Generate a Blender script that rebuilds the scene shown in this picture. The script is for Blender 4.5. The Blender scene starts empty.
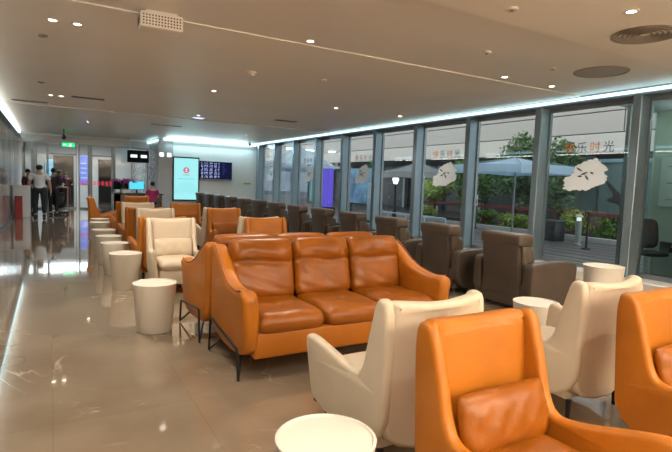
import bpy, bmesh, math, random
from mathutils import Vector, Matrix
from mathutils.geometry import tessellate_polygon
random.seed(7)
PI = math.pi
sc = bpy.context.scene
col = sc.collection

# ------------------------------------------------------------------ helpers
def mat(name, c, rough=0.5, metal=0.0, spec=0.5, bump=0.0, bscale=60.0, var=0.0, vscale=4.0, emit=None, estr=0.0, coat=0.0):
    m = bpy.data.materials.new(name); m.use_nodes = True
    nt = m.node_tree; b = nt.nodes['Principled BSDF']
    b.inputs['Base Color'].default_value = (*c, 1)
    b.inputs['Roughness'].default_value = rough
    b.inputs['Metallic'].default_value = metal
    b.inputs['Specular IOR Level'].default_value = spec
    if coat: b.inputs['Coat Weight'].default_value = coat; b.inputs['Coat Roughness'].default_value = 0.15
    if emit:
        b.inputs['Emission Color'].default_value = (*emit, 1); b.inputs['Emission Strength'].default_value = estr
    tc = None
    if bump or var:
        tc = nt.nodes.new('ShaderNodeTexCoord')
    if bump:
        n = nt.nodes.new('ShaderNodeTexNoise'); n.inputs['Scale'].default_value = bscale; n.inputs['Detail'].default_value = 4
        nt.links.new(tc.outputs['Object'], n.inputs['Vector'])
        bp = nt.nodes.new('ShaderNodeBump'); bp.inputs['Strength'].default_value = bump; bp.inputs['Distance'].default_value = 0.01
        nt.links.new(n.outputs['Fac'], bp.inputs['Height']); nt.links.new(bp.outputs['Normal'], b.inputs['Normal'])
    if var:
        n = nt.nodes.new('ShaderNodeTexNoise'); n.inputs['Scale'].default_value = vscale; n.inputs['Detail'].default_value = 3
        nt.links.new(tc.outputs['Object'], n.inputs['Vector'])
        r = nt.nodes.new('ShaderNodeValToRGB')
        r.color_ramp.elements[0].position = .3; r.color_ramp.elements[1].position = .7
        r.color_ramp.elements[0].color = (*[x * (1 - var) for x in c], 1)
        r.color_ramp.elements[1].color = (*[min(1, x * (1 + var)) for x in c], 1)
        nt.links.new(n.outputs['Fac'], r.inputs['Fac']); nt.links.new(r.outputs['Color'], b.inputs['Base Color'])
    return m

def emis(name, c, s):
    m = bpy.data.materials.new(name); m.use_nodes = True
    nt = m.node_tree; nt.nodes.clear()
    e = nt.nodes.new('ShaderNodeEmission'); e.inputs[0].default_value = (*c, 1); e.inputs[1].default_value = s * .55
    o = nt.nodes.new('ShaderNodeOutputMaterial'); nt.links.new(e.outputs[0], o.inputs[0])
    return m

def tag(o, label=None, cat=None, group=None, kind=None):
    if label: o['label'] = label
    if cat: o['category'] = cat
    if group: o['group'] = group
    if kind: o['kind'] = kind
    return o

def obj(name, bm, m, parent=None, smooth=True, angle=40):
    me = bpy.data.meshes.new(name)
    bmesh.ops.recalc_face_normals(bm, faces=bm.faces)
    bm.to_mesh(me); bm.free()
    for mm in (m if isinstance(m, (list, tuple)) else [m]): me.materials.append(mm)
    if smooth:
        me.shade_smooth()
        try: me.set_sharp_from_angle(angle=math.radians(angle))
        except Exception: pass
    o = bpy.data.objects.new(name, me); col.objects.link(o)
    if parent: o.parent = parent
    return o

def empty(name, loc=(0, 0, 0), rz=0):
    o = bpy.data.objects.new(name, None); col.objects.link(o)
    o.location = loc; o.rotation_euler = (0, 0, rz); o.empty_display_size = .1
    return o

def copy_tree(o, parent=None):
    c = o.copy(); col.objects.link(c); c.parent = parent
    for ch in list(o.children): copy_tree(ch, c)
    return c

def box(bm, x0, x1, y0, y1, z0, z1, bev=0.0, seg=2, M=None):
    vs = [bm.verts.new((x, y, z)) for x in (x0, x1) for y in (y0, y1) for z in (z0, z1)]
    F = [(0, 1, 3, 2), (4, 6, 7, 5), (0, 4, 5, 1), (2, 3, 7, 6), (0, 2, 6, 4), (1, 5, 7, 3)]
    fs = [bm.faces.new([vs[i] for i in f]) for f in F]
    geo = vs
    if bev > 0:
        es = list({e for f in fs for e in f.edges})
        r = bmesh.ops.bevel(bm, geom=es, offset=bev, segments=seg, affect='EDGES', profile=.5)
        geo = list({v for f in r['faces'] for v in f.verts} | {v for v in vs if v.is_valid})
    if M is not None: bmesh.ops.transform(bm, matrix=M, verts=[v for v in geo if v.is_valid])
    return bm

def bx(*a, **k):
    return box(bmesh.new(), *a, **k)

def tube(bm, pts, r, n=8, cap=True):
    rings = []
    pts = [Vector(p) for p in pts]
    prev = None
    for i, p in enumerate(pts):
        a = pts[max(0, i - 1)]; b = pts[min(len(pts) - 1, i + 1)]
        t = (b - a).normalized()
        if prev is None:
            u = t.orthogonal().normalized()
        else:
            u = (prev - t * prev.dot(t)).normalized()
        prev = u; w = t.cross(u)
        rr = r[i] if isinstance(r, (list, tuple)) else r
        rings.append([bm.verts.new(p + (u * math.cos(2 * PI * k / n) + w * math.sin(2 * PI * k / n)) * rr) for k in range(n)])
    for a, b in zip(rings, rings[1:]):
        for k in range(n): bm.faces.new((a[k], a[(k + 1) % n], b[(k + 1) % n], b[k]))
    if cap:
        bm.faces.new(rings[0][::-1]); bm.faces.new(rings[-1])
    return bm

def lathe(bm, prof, n=32, c=(0, 0, 0)):
    rings = []
    for r, z in prof:
        if r < 1e-5: rings.append([bm.verts.new((c[0], c[1], c[2] + z))])
        else: rings.append([bm.verts.new((c[0] + r * math.cos(2 * PI * k / n), c[1] + r * math.sin(2 * PI * k / n), c[2] + z)) for k in range(n)])
    for a, b in zip(rings, rings[1:]):
        for k in range(n):
            k2 = (k + 1) % n
            if len(a) == 1 and len(b) > 1: bm.faces.new((a[0], b[k], b[k2]))
            elif len(b) == 1 and len(a) > 1: bm.faces.new((a[k], a[k2], b[0]))
            elif len(a) > 1: bm.faces.new((a[k], a[k2], b[k2], b[k]))
    return bm

def spline(pts, n=6):
    out = []
    P = [Vector(p) for p in pts]
    for i in range(len(P) - 1):
        p0 = P[max(0, i - 1)]; p1 = P[i]; p2 = P[i + 1]; p3 = P[min(len(P) - 1, i + 2)]
        for k in range(n):
            t = k / n
            out.append(.5 * ((2 * p1) + (-p0 + p2) * t + (2 * p0 - 5 * p1 + 4 * p2 - p3) * t * t + (-p0 + 3 * p1 - 3 * p2 + p3) * t ** 3))
    out.append(P[-1])
    return out

def chaikin(P, it=2):
    P = [Vector((p[0], p[1])) for p in P]
    for _ in range(it):
        Q = []
        for k in range(len(P)):
            a, b = P[k], P[(k + 1) % len(P)]
            Q += [a.lerp(b, .25), a.lerp(b, .75)]
        P = Q
    return P
def slab(bm, outline, th, axis='x', bev=.02, seg=3, fn=None, c=0.0, smooth=2):
    """outline: 2D polygon, extruded along axis (thickness th about c) with a rounded rim."""
    def v3(p, d):
        if axis == 'x': return Vector((d, p[0], p[1]))
        if axis == 'y': return Vector((p[0], d, p[1]))
        return Vector((p[0], p[1], d))
    P = chaikin(outline, smooth) if smooth else [Vector((p[0], p[1])) for p in outline]
    n = len(P)
    ar = sum(P[k].x * P[(k + 1) % n].y - P[(k + 1) % n].x * P[k].y for k in range(n))
    sg = 1 if ar > 0 else -1
    N = []
    for k in range(n):
        e1 = (P[k] - P[k - 1]).normalized(); e2 = (P[(k + 1) % n] - P[k]).normalized()
        m = (Vector((e1.y, -e1.x)) + Vector((e2.y, -e2.x))) * sg
        m.normalize(); cs = max(.6, m.dot(Vector((e1.y, -e1.x)) * sg))
        N.append(m / cs)
    rings = []
    steps = [(0, 0)] if bev <= 0 else [(bev * (1 - math.sin(PI / 2 * q / seg)), bev * (1 - math.cos(PI / 2 * q / seg))) for q in range(seg + 1)]
    for ins, dep in steps: rings.append([(P[k] - N[k] * ins, c - th / 2 + dep) for k in range(n)])
    for ins, dep in steps[::-1]: rings.append([(P[k] - N[k] * ins, c + th / 2 - dep) for k in range(n)])
    R = []
    for r in rings:
        R.append([bm.verts.new(fn(v3(p, d)) if fn else v3(p, d)) for p, d in r])
    for a, b in zip(R, R[1:]):
        for k in range(n): bm.faces.new((a[k], a[(k + 1) % n], b[(k + 1) % n], b[k]))
    tris = tessellate_polygon([[Vector((p.x, p.y, 0)) for p, d in rings[0]]])
    for a, b, c_ in tris:
        for Q in (R[0], R[-1]):
            try: bm.faces.new((Q[a], Q[b], Q[c_]))
            except ValueError: pass
    return bm

def pad(bm, sx, sy, sz, M=None, n=26, fn=None, rc=6, ed=5, flat=.0):
    """upholstered pad: half sizes; puffy in z. fn(u, v, top)->extra height"""
    def mp(t): return math.sin(t * PI / 2) * .55 + t * .45
    us = [mp(-1 + 2 * i / n) for i in range(n + 1)]
    g = {}
    for top in (1, -1):
        for i, u in enumerate(us):
            for j, v in enumerate(us):
                edge = i in (0, n) or j in (0, n)
                if edge and top < 0: g[(i, j, -1)] = g[(i, j, 1)]; continue
                h = ((1 - abs(u) ** ed) * (1 - abs(v) ** ed)); h = max(h, 0) ** .5
                x = u * (1 - .06 * abs(v) ** rc); y = v * (1 - .06 * abs(u) ** rc)
                z = top * sz * h
                if fn: z += fn(u, v, top) * (h if not edge else 0)
                g[(i, j, top)] = bm.verts.new((x * sx, y * sy, z))
    nv = set(g.values())
    for top in (1, -1):
        for i in range(n):
            for j in range(n):
                q = [g[(i, j, top)], g[(i + 1, j, top)], g[(i + 1, j + 1, top)], g[(i, j + 1, top)]]
                bm.faces.new(q if top > 0 else q[::-1])
    if M is not None: bmesh.ops.transform(bm, matrix=M, verts=list(nv))
    return bm

def cushion(bm, cx, cy, cz, sx, sy, sz, p=4.0, q=2.4, n=14, fn=None, crease=None):
    """pillow like superellipsoid: sx,sy,sz half sizes; z is the puffy axis"""
    nu, nv = n * 4, n
    rings = []
    def sp(t, e):
        s = math.copysign(abs(t) ** e, t); return s
    for j in range(nv + 1):
        ph = -PI / 2 + PI * j / nv
        cz_ = sp(math.sin(ph), 2 / q); cr = sp(max(0.0, math.cos(ph)), 2 / q)
        if j in (0, nv):
            rings.append([bm.verts.new((cx, cy, cz + sz * cz_))]); continue
        ring = []
        for k in range(nu):
            th = 2 * PI * k / nu
            x = sp(math.cos(th), 2 / p) * cr; y = sp(math.sin(th), 2 / p) * cr
            ring.append(bm.verts.new((cx + sx * x, cy + sy * y, cz + sz * cz_)))
        rings.append(ring)
    for a, b in zip(rings, rings[1:]):
        for k in range(nu):
            k2 = (k + 1) % nu
            if len(a) == 1: bm.faces.new((a[0], b[k2], b[k]))
            elif len(b) == 1: bm.faces.new((a[k], a[k2], b[0]))
            else: bm.faces.new((a[k], a[k2], b[k2], b[k]))
    if fn:
        for r in rings:
            for v in r: v.co = fn(v.co.copy())
    return bm

def text(name, s, size, loc, rot, m, parent=None, depth=.002, align='CENTER'):
    cu = bpy.data.curves.new(name, 'FONT'); cu.body = s; cu.size = size; cu.extrude = depth
    cu.align_x = align; cu.align_y = 'CENTER'
    t = bpy.data.objects.new(name, cu); col.objects.link(t)
    dg = bpy.context.evaluated_depsgraph_get(); dg.update()
    me = bpy.data.meshes.new_from_object(t.evaluated_get(dg))
    bpy.data.objects.remove(t)
    me.materials.clear(); me.materials.append(m)
    o = bpy.data.objects.new(name, me); col.objects.link(o)
    o.location = loc; o.rotation_euler = rot
    if parent: o.parent = parent
    return o

# ------------------------------------------------------------------ materials
def leather(name, c, var=.12, rough=.38):
    return mat(name, c, rough=rough, bump=.12, bscale=90, var=var, vscale=3.5, spec=.38)
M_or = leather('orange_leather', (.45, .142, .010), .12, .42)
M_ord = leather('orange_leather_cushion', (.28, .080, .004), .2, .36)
M_cr = leather('cream_leather', (.68, .57, .43), .05, .42)
M_crd = leather('cream_leather_seat', (.63, .52, .385), .07, .4)
M_tp = leather('taupe_leather', (.070, .053, .041), .12, .42)
M_tpd = leather('taupe_leather_cushion', (.095, .071, .054), .12, .38)
M_blackm = mat('black_metal', (.02, .02, .02), .4, .6)
M_white = mat('white_lacquer', (.78, .74, .66), .3, var=.03)
M_chrome = mat('brushed_metal', (.55, .55, .55), .3, 1.0)
M_gold = mat('brass', (.7, .5, .2), .3, 1.0)
M_alu = mat('mullion_aluminium', (.22, .29, .34), .32, .5, var=.04)
M_alud = mat('frame_aluminium', (.25, .28, .3), .35, .7)
M_ceil = mat('ceiling_paint', (.85, .80, .725), .42, var=.02, vscale=1.0)
M_ceil2 = mat('ceiling_paint_band', (.79, .75, .685), .36, var=.02, vscale=1.0)
M_wallw = mat('white_wall_paint', (.74, .75, .74), .6, var=.02)
M_grey = mat('grey_panel', (.42, .45, .47), .35, .2, var=.05)
M_sill = mat('sill_stone', (.62, .60, .56), .3, var=.08)
M_dark = mat('dark_plastic', (.02, .02, .022), .4)
M_black = mat('black_screen', (.008, .008, .012), .12)
M_cyan = emis('cove_led', (.55, .90, 1.0), 3.0)
M_lamp = emis('downlight_glow', (1.0, .86, .66), 14.0)
M_lampw = emis('downlight_glow_pale', (1.0, .93, .8), 18.0)
M_trimw = mat('lamp_trim', (.75, .7, .62), .4)
M_hole = mat('dark_recess', (.05, .045, .04), .6)
M_grille = mat('grille_grey', (.26, .225, .19), .5)

def glass(name, tint=(.85, .93, .93), refl=1.0):
    m = bpy.data.materials.new(name); m.use_nodes = True
    nt = m.node_tree; nt.nodes.clear()
    tr = nt.nodes.new('ShaderNodeBsdfTransparent'); tr.inputs[0].default_value = (*tint, 1)
    gl = nt.nodes.new('ShaderNodeBsdfGlossy'); gl.inputs[0].default_value = (refl, refl, refl, 1); gl.inputs['Roughness'].default_value = 0.0
    fr = nt.nodes.new('ShaderNodeFresnel'); ge = nt.nodes.new('ShaderNodeNewGeometry')
    mr = nt.nodes.new('ShaderNodeMapRange'); mr.inputs[3].default_value = 1.5; mr.inputs[4].default_value = 1 / 1.5
    nt.links.new(ge.outputs['Backfacing'], mr.inputs[0]); nt.links.new(mr.outputs[0], fr.inputs[0])
    mx = nt.nodes.new('ShaderNodeMixShader'); o = nt.nodes.new('ShaderNodeOutputMaterial')
    nt.links.new(fr.outputs[0], mx.inputs[0]); nt.links.new(tr.outputs[0], mx.inputs[1]); nt.links.new(gl.outputs[0], mx.inputs[2])
    nt.links.new(mx.outputs[0], o.inputs[0])
    return m
M_glass = glass('window_glass')
M_glassp = glass('partition_glass', (.9, .95, .96), .35)

def marble():
    m = bpy.data.materials.new('polished_marble_tile'); m.use_nodes = True
    nt = m.node_tree; b = nt.nodes['Principled BSDF']; L = nt.links.new
    tc = nt.nodes.new('ShaderNodeTexCoord')
    # soft clouding
    n1 = nt.nodes.new('ShaderNodeTexNoise'); n1.inputs['Scale'].default_value = 1.3; n1.inputs['Detail'].default_value = 6
    L(tc.outputs['Object'], n1.inputs['Vector'])
    r1 = nt.nodes.new('ShaderNodeValToRGB')
    r1.color_ramp.elements[0].position = .3; r1.color_ramp.elements[0].color = (.225, .168, .112, 1)
    r1.color_ramp.elements[1].position = .72; r1.color_ramp.elements[1].color = (.33, .262, .188, 1)
    L(n1.outputs['Fac'], r1.inputs['Fac'])
    # veins
    n2 = nt.nodes.new('ShaderNodeTexNoise'); n2.inputs['Scale'].default_value = 1.1; n2.inputs['Detail'].default_value = 8; n2.inputs['Distortion'].default_value = 1.2
    L(tc.outputs['Object'], n2.inputs['Vector'])
    s = nt.nodes.new('ShaderNodeMath'); s.operation = 'SUBTRACT'; s.inputs[1].default_value = .5; L(n2.outputs['Fac'], s.inputs[0])
    ab = nt.nodes.new('ShaderNodeMath'); ab.operation = 'ABSOLUTE'; L(s.outputs[0], ab.inputs[0])
    r2 = nt.nodes.new('ShaderNodeValToRGB')
    r2.color_ramp.elements[0].position = 0; r2.color_ramp.elements[0].color = (1, 1, 1, 1)
    r2.color_ramp.elements[1].position = .009; r2.color_ramp.elements[1].color = (0, 0, 0, 1)
    L(ab.outputs[0], r2.inputs['Fac'])
    n3 = nt.nodes.new('ShaderNodeTexNoise'); n3.inputs['Scale'].default_value = .9
    L(tc.outputs['Object'], n3.inputs['Vector'])
    r3 = nt.nodes.new('ShaderNodeValToRGB'); r3.color_ramp.elements[0].position = .5; r3.color_ramp.elements[1].position = .62
    L(n3.outputs['Fac'], r3.inputs['Fac'])
    mm = nt.nodes.new('ShaderNodeMath'); mm.operation = 'MULTIPLY'; L(r2.outputs['Color'], mm.inputs[0]); L(r3.outputs['Color'], mm.inputs[1])
    m5 = nt.nodes.new('ShaderNodeMath'); m5.operation = 'MULTIPLY'; m5.inputs[1].default_value = .8; L(mm.outputs[0], m5.inputs[0])
    mx = nt.nodes.new('ShaderNodeMixRGB'); mx.inputs[2].default_value = (.62, .52, .40, 1)
    L(m5.outputs[0], mx.inputs[0]); L(r1.outputs['Color'], mx.inputs[1])
    # joints
    br = nt.nodes.new('ShaderNodeTexBrick'); br.offset = 0; br.inputs['Scale'].default_value = 1
    br.inputs['Color1'].default_value = (1, 1, 1, 1); br.inputs['Color2'].default_value = (.95, .95, .95, 1); br.inputs['Mortar'].default_value = (.84, .83, .82, 1)
    br.inputs['Mortar Size'].default_value = .003; br.inputs['Brick Width'].default_value = .8; br.inputs['Row Height'].default_value = .8
    L(tc.outputs['Object'], br.inputs['Vector'])
    mu = nt.nodes.new('ShaderNodeMixRGB'); mu.blend_type = 'MULTIPLY'; mu.inputs[0].default_value = 1
    L(mx.outputs[0], mu.inputs[1]); L(br.outputs['Color'], mu.inputs[2])
    L(mu.outputs[0], b.inputs['Base Color'])
    b.inputs['Roughness'].default_value = .07; b.inputs['Specular IOR Level'].default_value = .75
    b.inputs['Coat Weight'].default_value = .8; b.inputs['Coat Roughness'].default_value = .03
    nb = nt.nodes.new('ShaderNodeTexNoise'); nb.inputs['Scale'].default_value = 3
    L(tc.outputs['Object'], nb.inputs['Vector'])
    bp = nt.nodes.new('ShaderNodeBump'); bp.inputs['Strength'].default_value = .02; bp.inputs['Distance'].default_value = .02
    L(nb.outputs['Fac'], bp.inputs['Height']); L(bp.outputs['Normal'], b.inputs['Normal'])
    return m
M_floor = marble()

def wavemat(name, c1, c2, scale, rough, axis='Y', band=.5, metal=0.0):
    m = bpy.data.materials.new(name); m.use_nodes = True
    nt = m.node_tree; b = nt.nodes['Principled BSDF']; L = nt.links.new
    tc = nt.nodes.new('ShaderNodeTexCoord')
    w = nt.nodes.new('ShaderNodeTexWave'); w.bands_direction = axis; w.inputs['Scale'].default_value = scale; w.inputs['Distortion'].default_value = .0
    L(tc.outputs['Object'], w.inputs['Vector'])
    r = nt.nodes.new('ShaderNodeValToRGB'); r.color_ramp.elements[0].position = band - .04; r.color_ramp.elements[1].position = band + .04
    r.color_ramp.elements[0].color = (*c1, 1); r.color_ramp.elements[1].color = (*c2, 1)
    L(w.outputs['Fac'], r.inputs['Fac'])
    n = nt.nodes.new('ShaderNodeTexNoise'); n.inputs['Scale'].default_value = 1.5; L(tc.outputs['Object'], n.inputs['Vector'])
    r2 = nt.nodes.new('ShaderNodeValToRGB'); r2.color_ramp.elements[0].color = (.7, .7, .7, 1); r2.color_ramp.elements[1].color = (1.25, 1.25, 1.25, 1)
    L(n.outputs['Fac'], r2.inputs['Fac'])
    mu = nt.nodes.new('ShaderNodeMixRGB'); mu.blend_type = 'MULTIPLY'; mu.inputs[0].default_value = 1
    L(r.outputs['Color'], mu.inputs[1]); L(r2.outputs['Color'], mu.inputs[2]); L(mu.outputs[0], b.inputs['Base Color'])
    b.inputs['Roughness'].default_value = rough; b.inputs['Metallic'].default_value = metal
    return m
M_pave = wavemat('wet_paving', (.06, .05, .05), (.20, .17, .165), .55, .35, 'X', .55)
M_fascia = mat('fascia_panel', (.58, .49, .44), .45, var=.03, vscale=.5)
M_fasciaw = mat('fascia_lower_strip', (.74, .63, .56), .45, var=.03, vscale=.5)
M_leaf = mat('leaf_green', (.13, .25, .05), .5, var=.6, vscale=1.8)
M_leafd = mat('leaf_dark_green', (.08, .15, .05), .5, var=.5, vscale=1.8)
M_leafy = mat('leaf_yellow_green', (.30, .40, .08), .5, var=.5, vscale=2.2)
M_flower = mat('flower_red', (.55, .03, .06), .5, var=.3)
M_bark = mat('bark', (.12, .08, .05), .8, bump=.4, bscale=20)
M_umb = mat('umbrella_fabric', (.62, .74, .86), .7, var=.05)
M_umbg = mat('umbrella_fabric_grey', (.34, .33, .34), .7, var=.05)
M_umbw = mat('umbrella_fabric_white', (.72, .76, .8), .7, var=.04)
M_conc = mat('planter_concrete', (.42, .40, .38), .7, var=.1)
M_shop = mat('shopfront_dark', (.05, .055, .06), .3, var=.3, vscale=.8)

# ------------------------------------------------------------------ setting
ZC = 3.05; XL = -1.05; XW = 8.0
def struct(name, bm, m, parent=None, smooth=False):
    o = obj(name, bm, m, parent, smooth=smooth)
    if not parent: o['kind'] = 'structure'
    return o
struct('floor', bx(XL - .1, XW + .05, -4, 33, -.1, 0), M_floor)
bm = bmesh.new()
box(bm, XL - .1, XW + .15, -4, 3.5, ZC - .02, ZC + .25)
box(bm, XL - .1, XW + .15, 5.42, 13.9, ZC, ZC + .25)
struct('ceiling', bm, M_ceil)
struct('ceiling_band', bx(XL - .1, XW + .15, 3.5, 5.42, ZC + .012, ZC + .25), M_ceil2)
struct('ceiling_far', bx(XL - .1, XW + .15, 13.9, 23.3, ZC - .02, ZC + .25), M_ceil2)
struct('ceiling_reception', bx(XL - .1, XW + .15, 23.3, 33, 2.95, ZC + .25), M_wallw)
struct('wall_back', bx(XL - .1, XW + .15, -4.1, -4, 0, ZC + .2), mat('rear_wall_paint', (.5, .43, .35), .6))
struct('wall_window_side', bx(XW, XW + .15, -4, 2.72, 0, ZC + .2), mat('side_wall_paint', (.45, .40, .34), .6))
# white end wall block with screen
struct('wall_end', bx(4.38, XW + .1, 21.3, 21.6, 0, ZC + .2), M_wallw)
struct('trim_end', bx(3.80, 4.378, 21.25, 21.9, 0, ZC), M_grey)
def pattern_mat():
    m = bpy.data.materials.new('lattice_screen_panel'); m.use_nodes = True
    nt = m.node_tree; b = nt.nodes['Principled BSDF']; L = nt.links.new
    tc = nt.nodes.new('ShaderNodeTexCoord')
    v = nt.nodes.new('ShaderNodeTexVoronoi'); v.feature = 'DISTANCE_TO_EDGE'; v.inputs['Scale'].default_value = 4.5
    L(tc.outputs['Object'], v.inputs['Vector'])
    r = nt.nodes.new('ShaderNodeValToRGB'); r.color_ramp.elements[0].position = .05; r.color_ramp.elements[1].position = .09
    r.color_ramp.elements[0].color = (.62, .62, .6, 1); r.color_ramp.elements[1].color = (.16, .17, .18, 1)
    L(v.outputs['Distance'], r.inputs['Fac']); L(r.outputs['Color'], b.inputs['Base Color'])
    b.inputs['Roughness'].default_value = .4
    return m
struct('wall_lattice', bx(3.82, 4.1, 21.92, 33, 0, 2.95), pattern_mat())
struct('wall_reception', bx(XL, 8, 33, 33.2, 0, 3.2), M_wallw)
# left wall: reflective vertical panels
M_lw = mat('left_wall_panel', (.30, .27, .24), .16, .55, var=.12, vscale=1.2)
M_lwl = mat('left_wall_panel_light', (.50, .49, .47), .14, .5, var=.08)
struct('wall_left', bx(XL - .2, XL - .04, -4, 33, 0, ZC + .2), M_lw)
k = 0; y = -3.6
tl = bmesh.new(); tb = bmesh.new()
while y < 23:
    box(tl if k % 2 else tb, XL - .045, XL, y, y + 1.12, .08, ZC - .12, .006, 1); y += 1.18; k += 1
struct('wall_left_panels', tb, M_lw); struct('wall_left_light_panels', tl, M_lwl)
struct('baseboard_left', bx(XL - .04, XL + .015, -4, 23, 0, .08), M_alud)
# LED coves
struct('trim_cove_left', bx(XL + .0, XL + .07, -4, 23.2, ZC - .085, ZC - .035), M_cyan)
struct('trim_cove_window', bx(XW - .30, XW - .27, 2.7, 21.28, ZC - .065, ZC - .022), M_cyan)
struct('trim_cove_end', bx(4.0, XW - .1, 21.16, 21.24, ZC - .11, ZC - .03), M_cyan)
struct('trim_cove_lattice', bx(3.72, 3.80, 21.2, 30, ZC - .15, ZC - .105), M_cyan)

# windows: mullions (fins), sill, panes
ys = [2.72 + 0 * i for i in range(1)]
fin = [4.47 - 1.775 + 1.775 * i for i in range(0, 11)]
fin = [f for f in fin if f < 21]
struct('window_sill', bx(XW - .42, XW + .1, 2.6, 21.3, 0, .16, .01, 1), M_sill)
struct('trim_window_head', bx(XW - .27, XW + .1, 2.6, 21.3, ZC - .10, ZC + .1), M_alud)
for i, fy in enumerate(fin):
    t = struct('trim_%d' % (i + 1), bx(XW - .25, XW + .04, fy - .07, fy + .07, .16, ZC - .1, .008, 1), M_alu)
    bm = bmesh.new(); box(bm, XW + .04, XW + .07, fy - .03, fy + .03, .16, ZC - .1)
    struct('gasket', bm, M_alud, t)
for i in range(len(fin)):
    a = fin[i] + .07; b = (fin[i + 1] if i + 1 < len(fin) else 21.3) - .07
    if b - a < .2: continue
    bm = bmesh.new()
    box(bm, XW - .03, XW + .03, a, b, .16, .23); box(bm, XW - .03, XW + .03, a, b, ZC - .17, ZC - .10)
    box(bm, XW - .03, XW + .03, a, a + .03, .23, ZC - .17); box(bm, XW - .03, XW + .03, b - .03, b, .23, ZC - .17)
    w = struct('window_%d' % (i + 1), bm, M_alud)
    bm = bmesh.new(); box(bm, XW - .008, XW + .004, a + .03, b - .03, .23, ZC - .17)
    struct('pane', bm, M_glass, w)

# window stickers: white splash shape with four characters above
M_stk = mat('sticker_white', (.92, .92, .92), .6)
_b = M_stk.node_tree.nodes['Principled BSDF']; _b.inputs['Subsurface Weight'].default_value = 0
_tr = M_stk.node_tree.nodes.new('ShaderNodeBsdfTranslucent'); _tr.inputs[0].default_value = (1, 1, 1, 1)
_ad = M_stk.node_tree.nodes.new('ShaderNodeMixShader'); _ad.inputs[0].default_value = .5
M_stk.node_tree.links.new(_b.outputs[0], _ad.inputs[1]); M_stk.node_tree.links.new(_tr.outputs[0], _ad.inputs[2])
M_stk.node_tree.links.new(_ad.outputs[0], M_stk.node_tree.nodes['Material Output'].inputs[0])
M_stko = mat('sticker_orange', (.85, .28, .05), .6)
M_stkg = mat('sticker_grey', (.10, .13, .16), .6)
M_stkk = mat('sticker_black', (.03, .03, .03), .6)
def sticker(i, yc, lab):
    t = empty('window_sticker', (XW - .012, yc, 1.45))
    tag(t, lab, 'sticker', 'splash stickers on the window panes')
    rnd = random.Random(3)
    bm = bmesh.new()
    pts = []
    N = 72
    for k in range(N):
        a = 2 * PI * k / N
        r = .9 + .16 * rnd.random() + .12 * math.sin(3 * a + 2.6) + .07 * math.sin(7 * a)
        pts.append((.40 * r * math.cos(a), .28 + .25 * r * math.sin(a) - .10 * math.cos(a)))
    v = [bm.verts.new((0, p[0], p[1])) for p in pts]; v2 = [bm.verts.new((.002, p[0], p[1])) for p in pts]
    bm.faces.new(v); bm.faces.new(v2[::-1])
    for k in range(N): bm.faces.new((v[k], v2[k], v2[(k + 1) % N], v[(k + 1) % N]))
    obj('splash', bm, M_stk, t, smooth=False)
    bm = bmesh.new()
    for (a, b, s, ln) in ((.12, .40, .5, .12), (.02, .33, -.4, .13), (-.03, .26, .9, .10), (.10, .28, .0, .08), (-.12, .34, .3, .06)):
        d = Vector((0, math.cos(s), math.sin(s))) * ln / 2; c = Vector((-.004, a, b))
        tube(bm, [c - d, c, c + d], [.006, .016, .006], 6)
    obj('brush_stroke', bm, M_stkk, t)
    for j, ch in enumerate('\u5feb\u4e50\u65f6\u5149'):
        text('character', ch, .20, (-.004, .34 - .24 * j, .76), (PI / 2, 0, -PI / 2), (M_stko, M_stkg, M_stko, M_stkg)[j], t, .001)
    bm = bx(-.004, -.002, -.16, .16, .595, .615)
    obj('underline', bm, M_stkg, t, smooth=False)
names = ['white splash sticker on the nearest and largest visible pane, under orange and grey characters',
         'white splash sticker in front of the green shrubs, second from the right',
         'white splash sticker on the pane with the light blue poster behind, third from the right',
         'small white splash sticker on the pane left of the purple lit column',
         'smallest white splash sticker, on the pane closest to the end wall']
for i, yc in enumerate((5.39, 8.93, 12.48, 16.0, 19.5)): sticker(i, yc, names[i])

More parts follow.
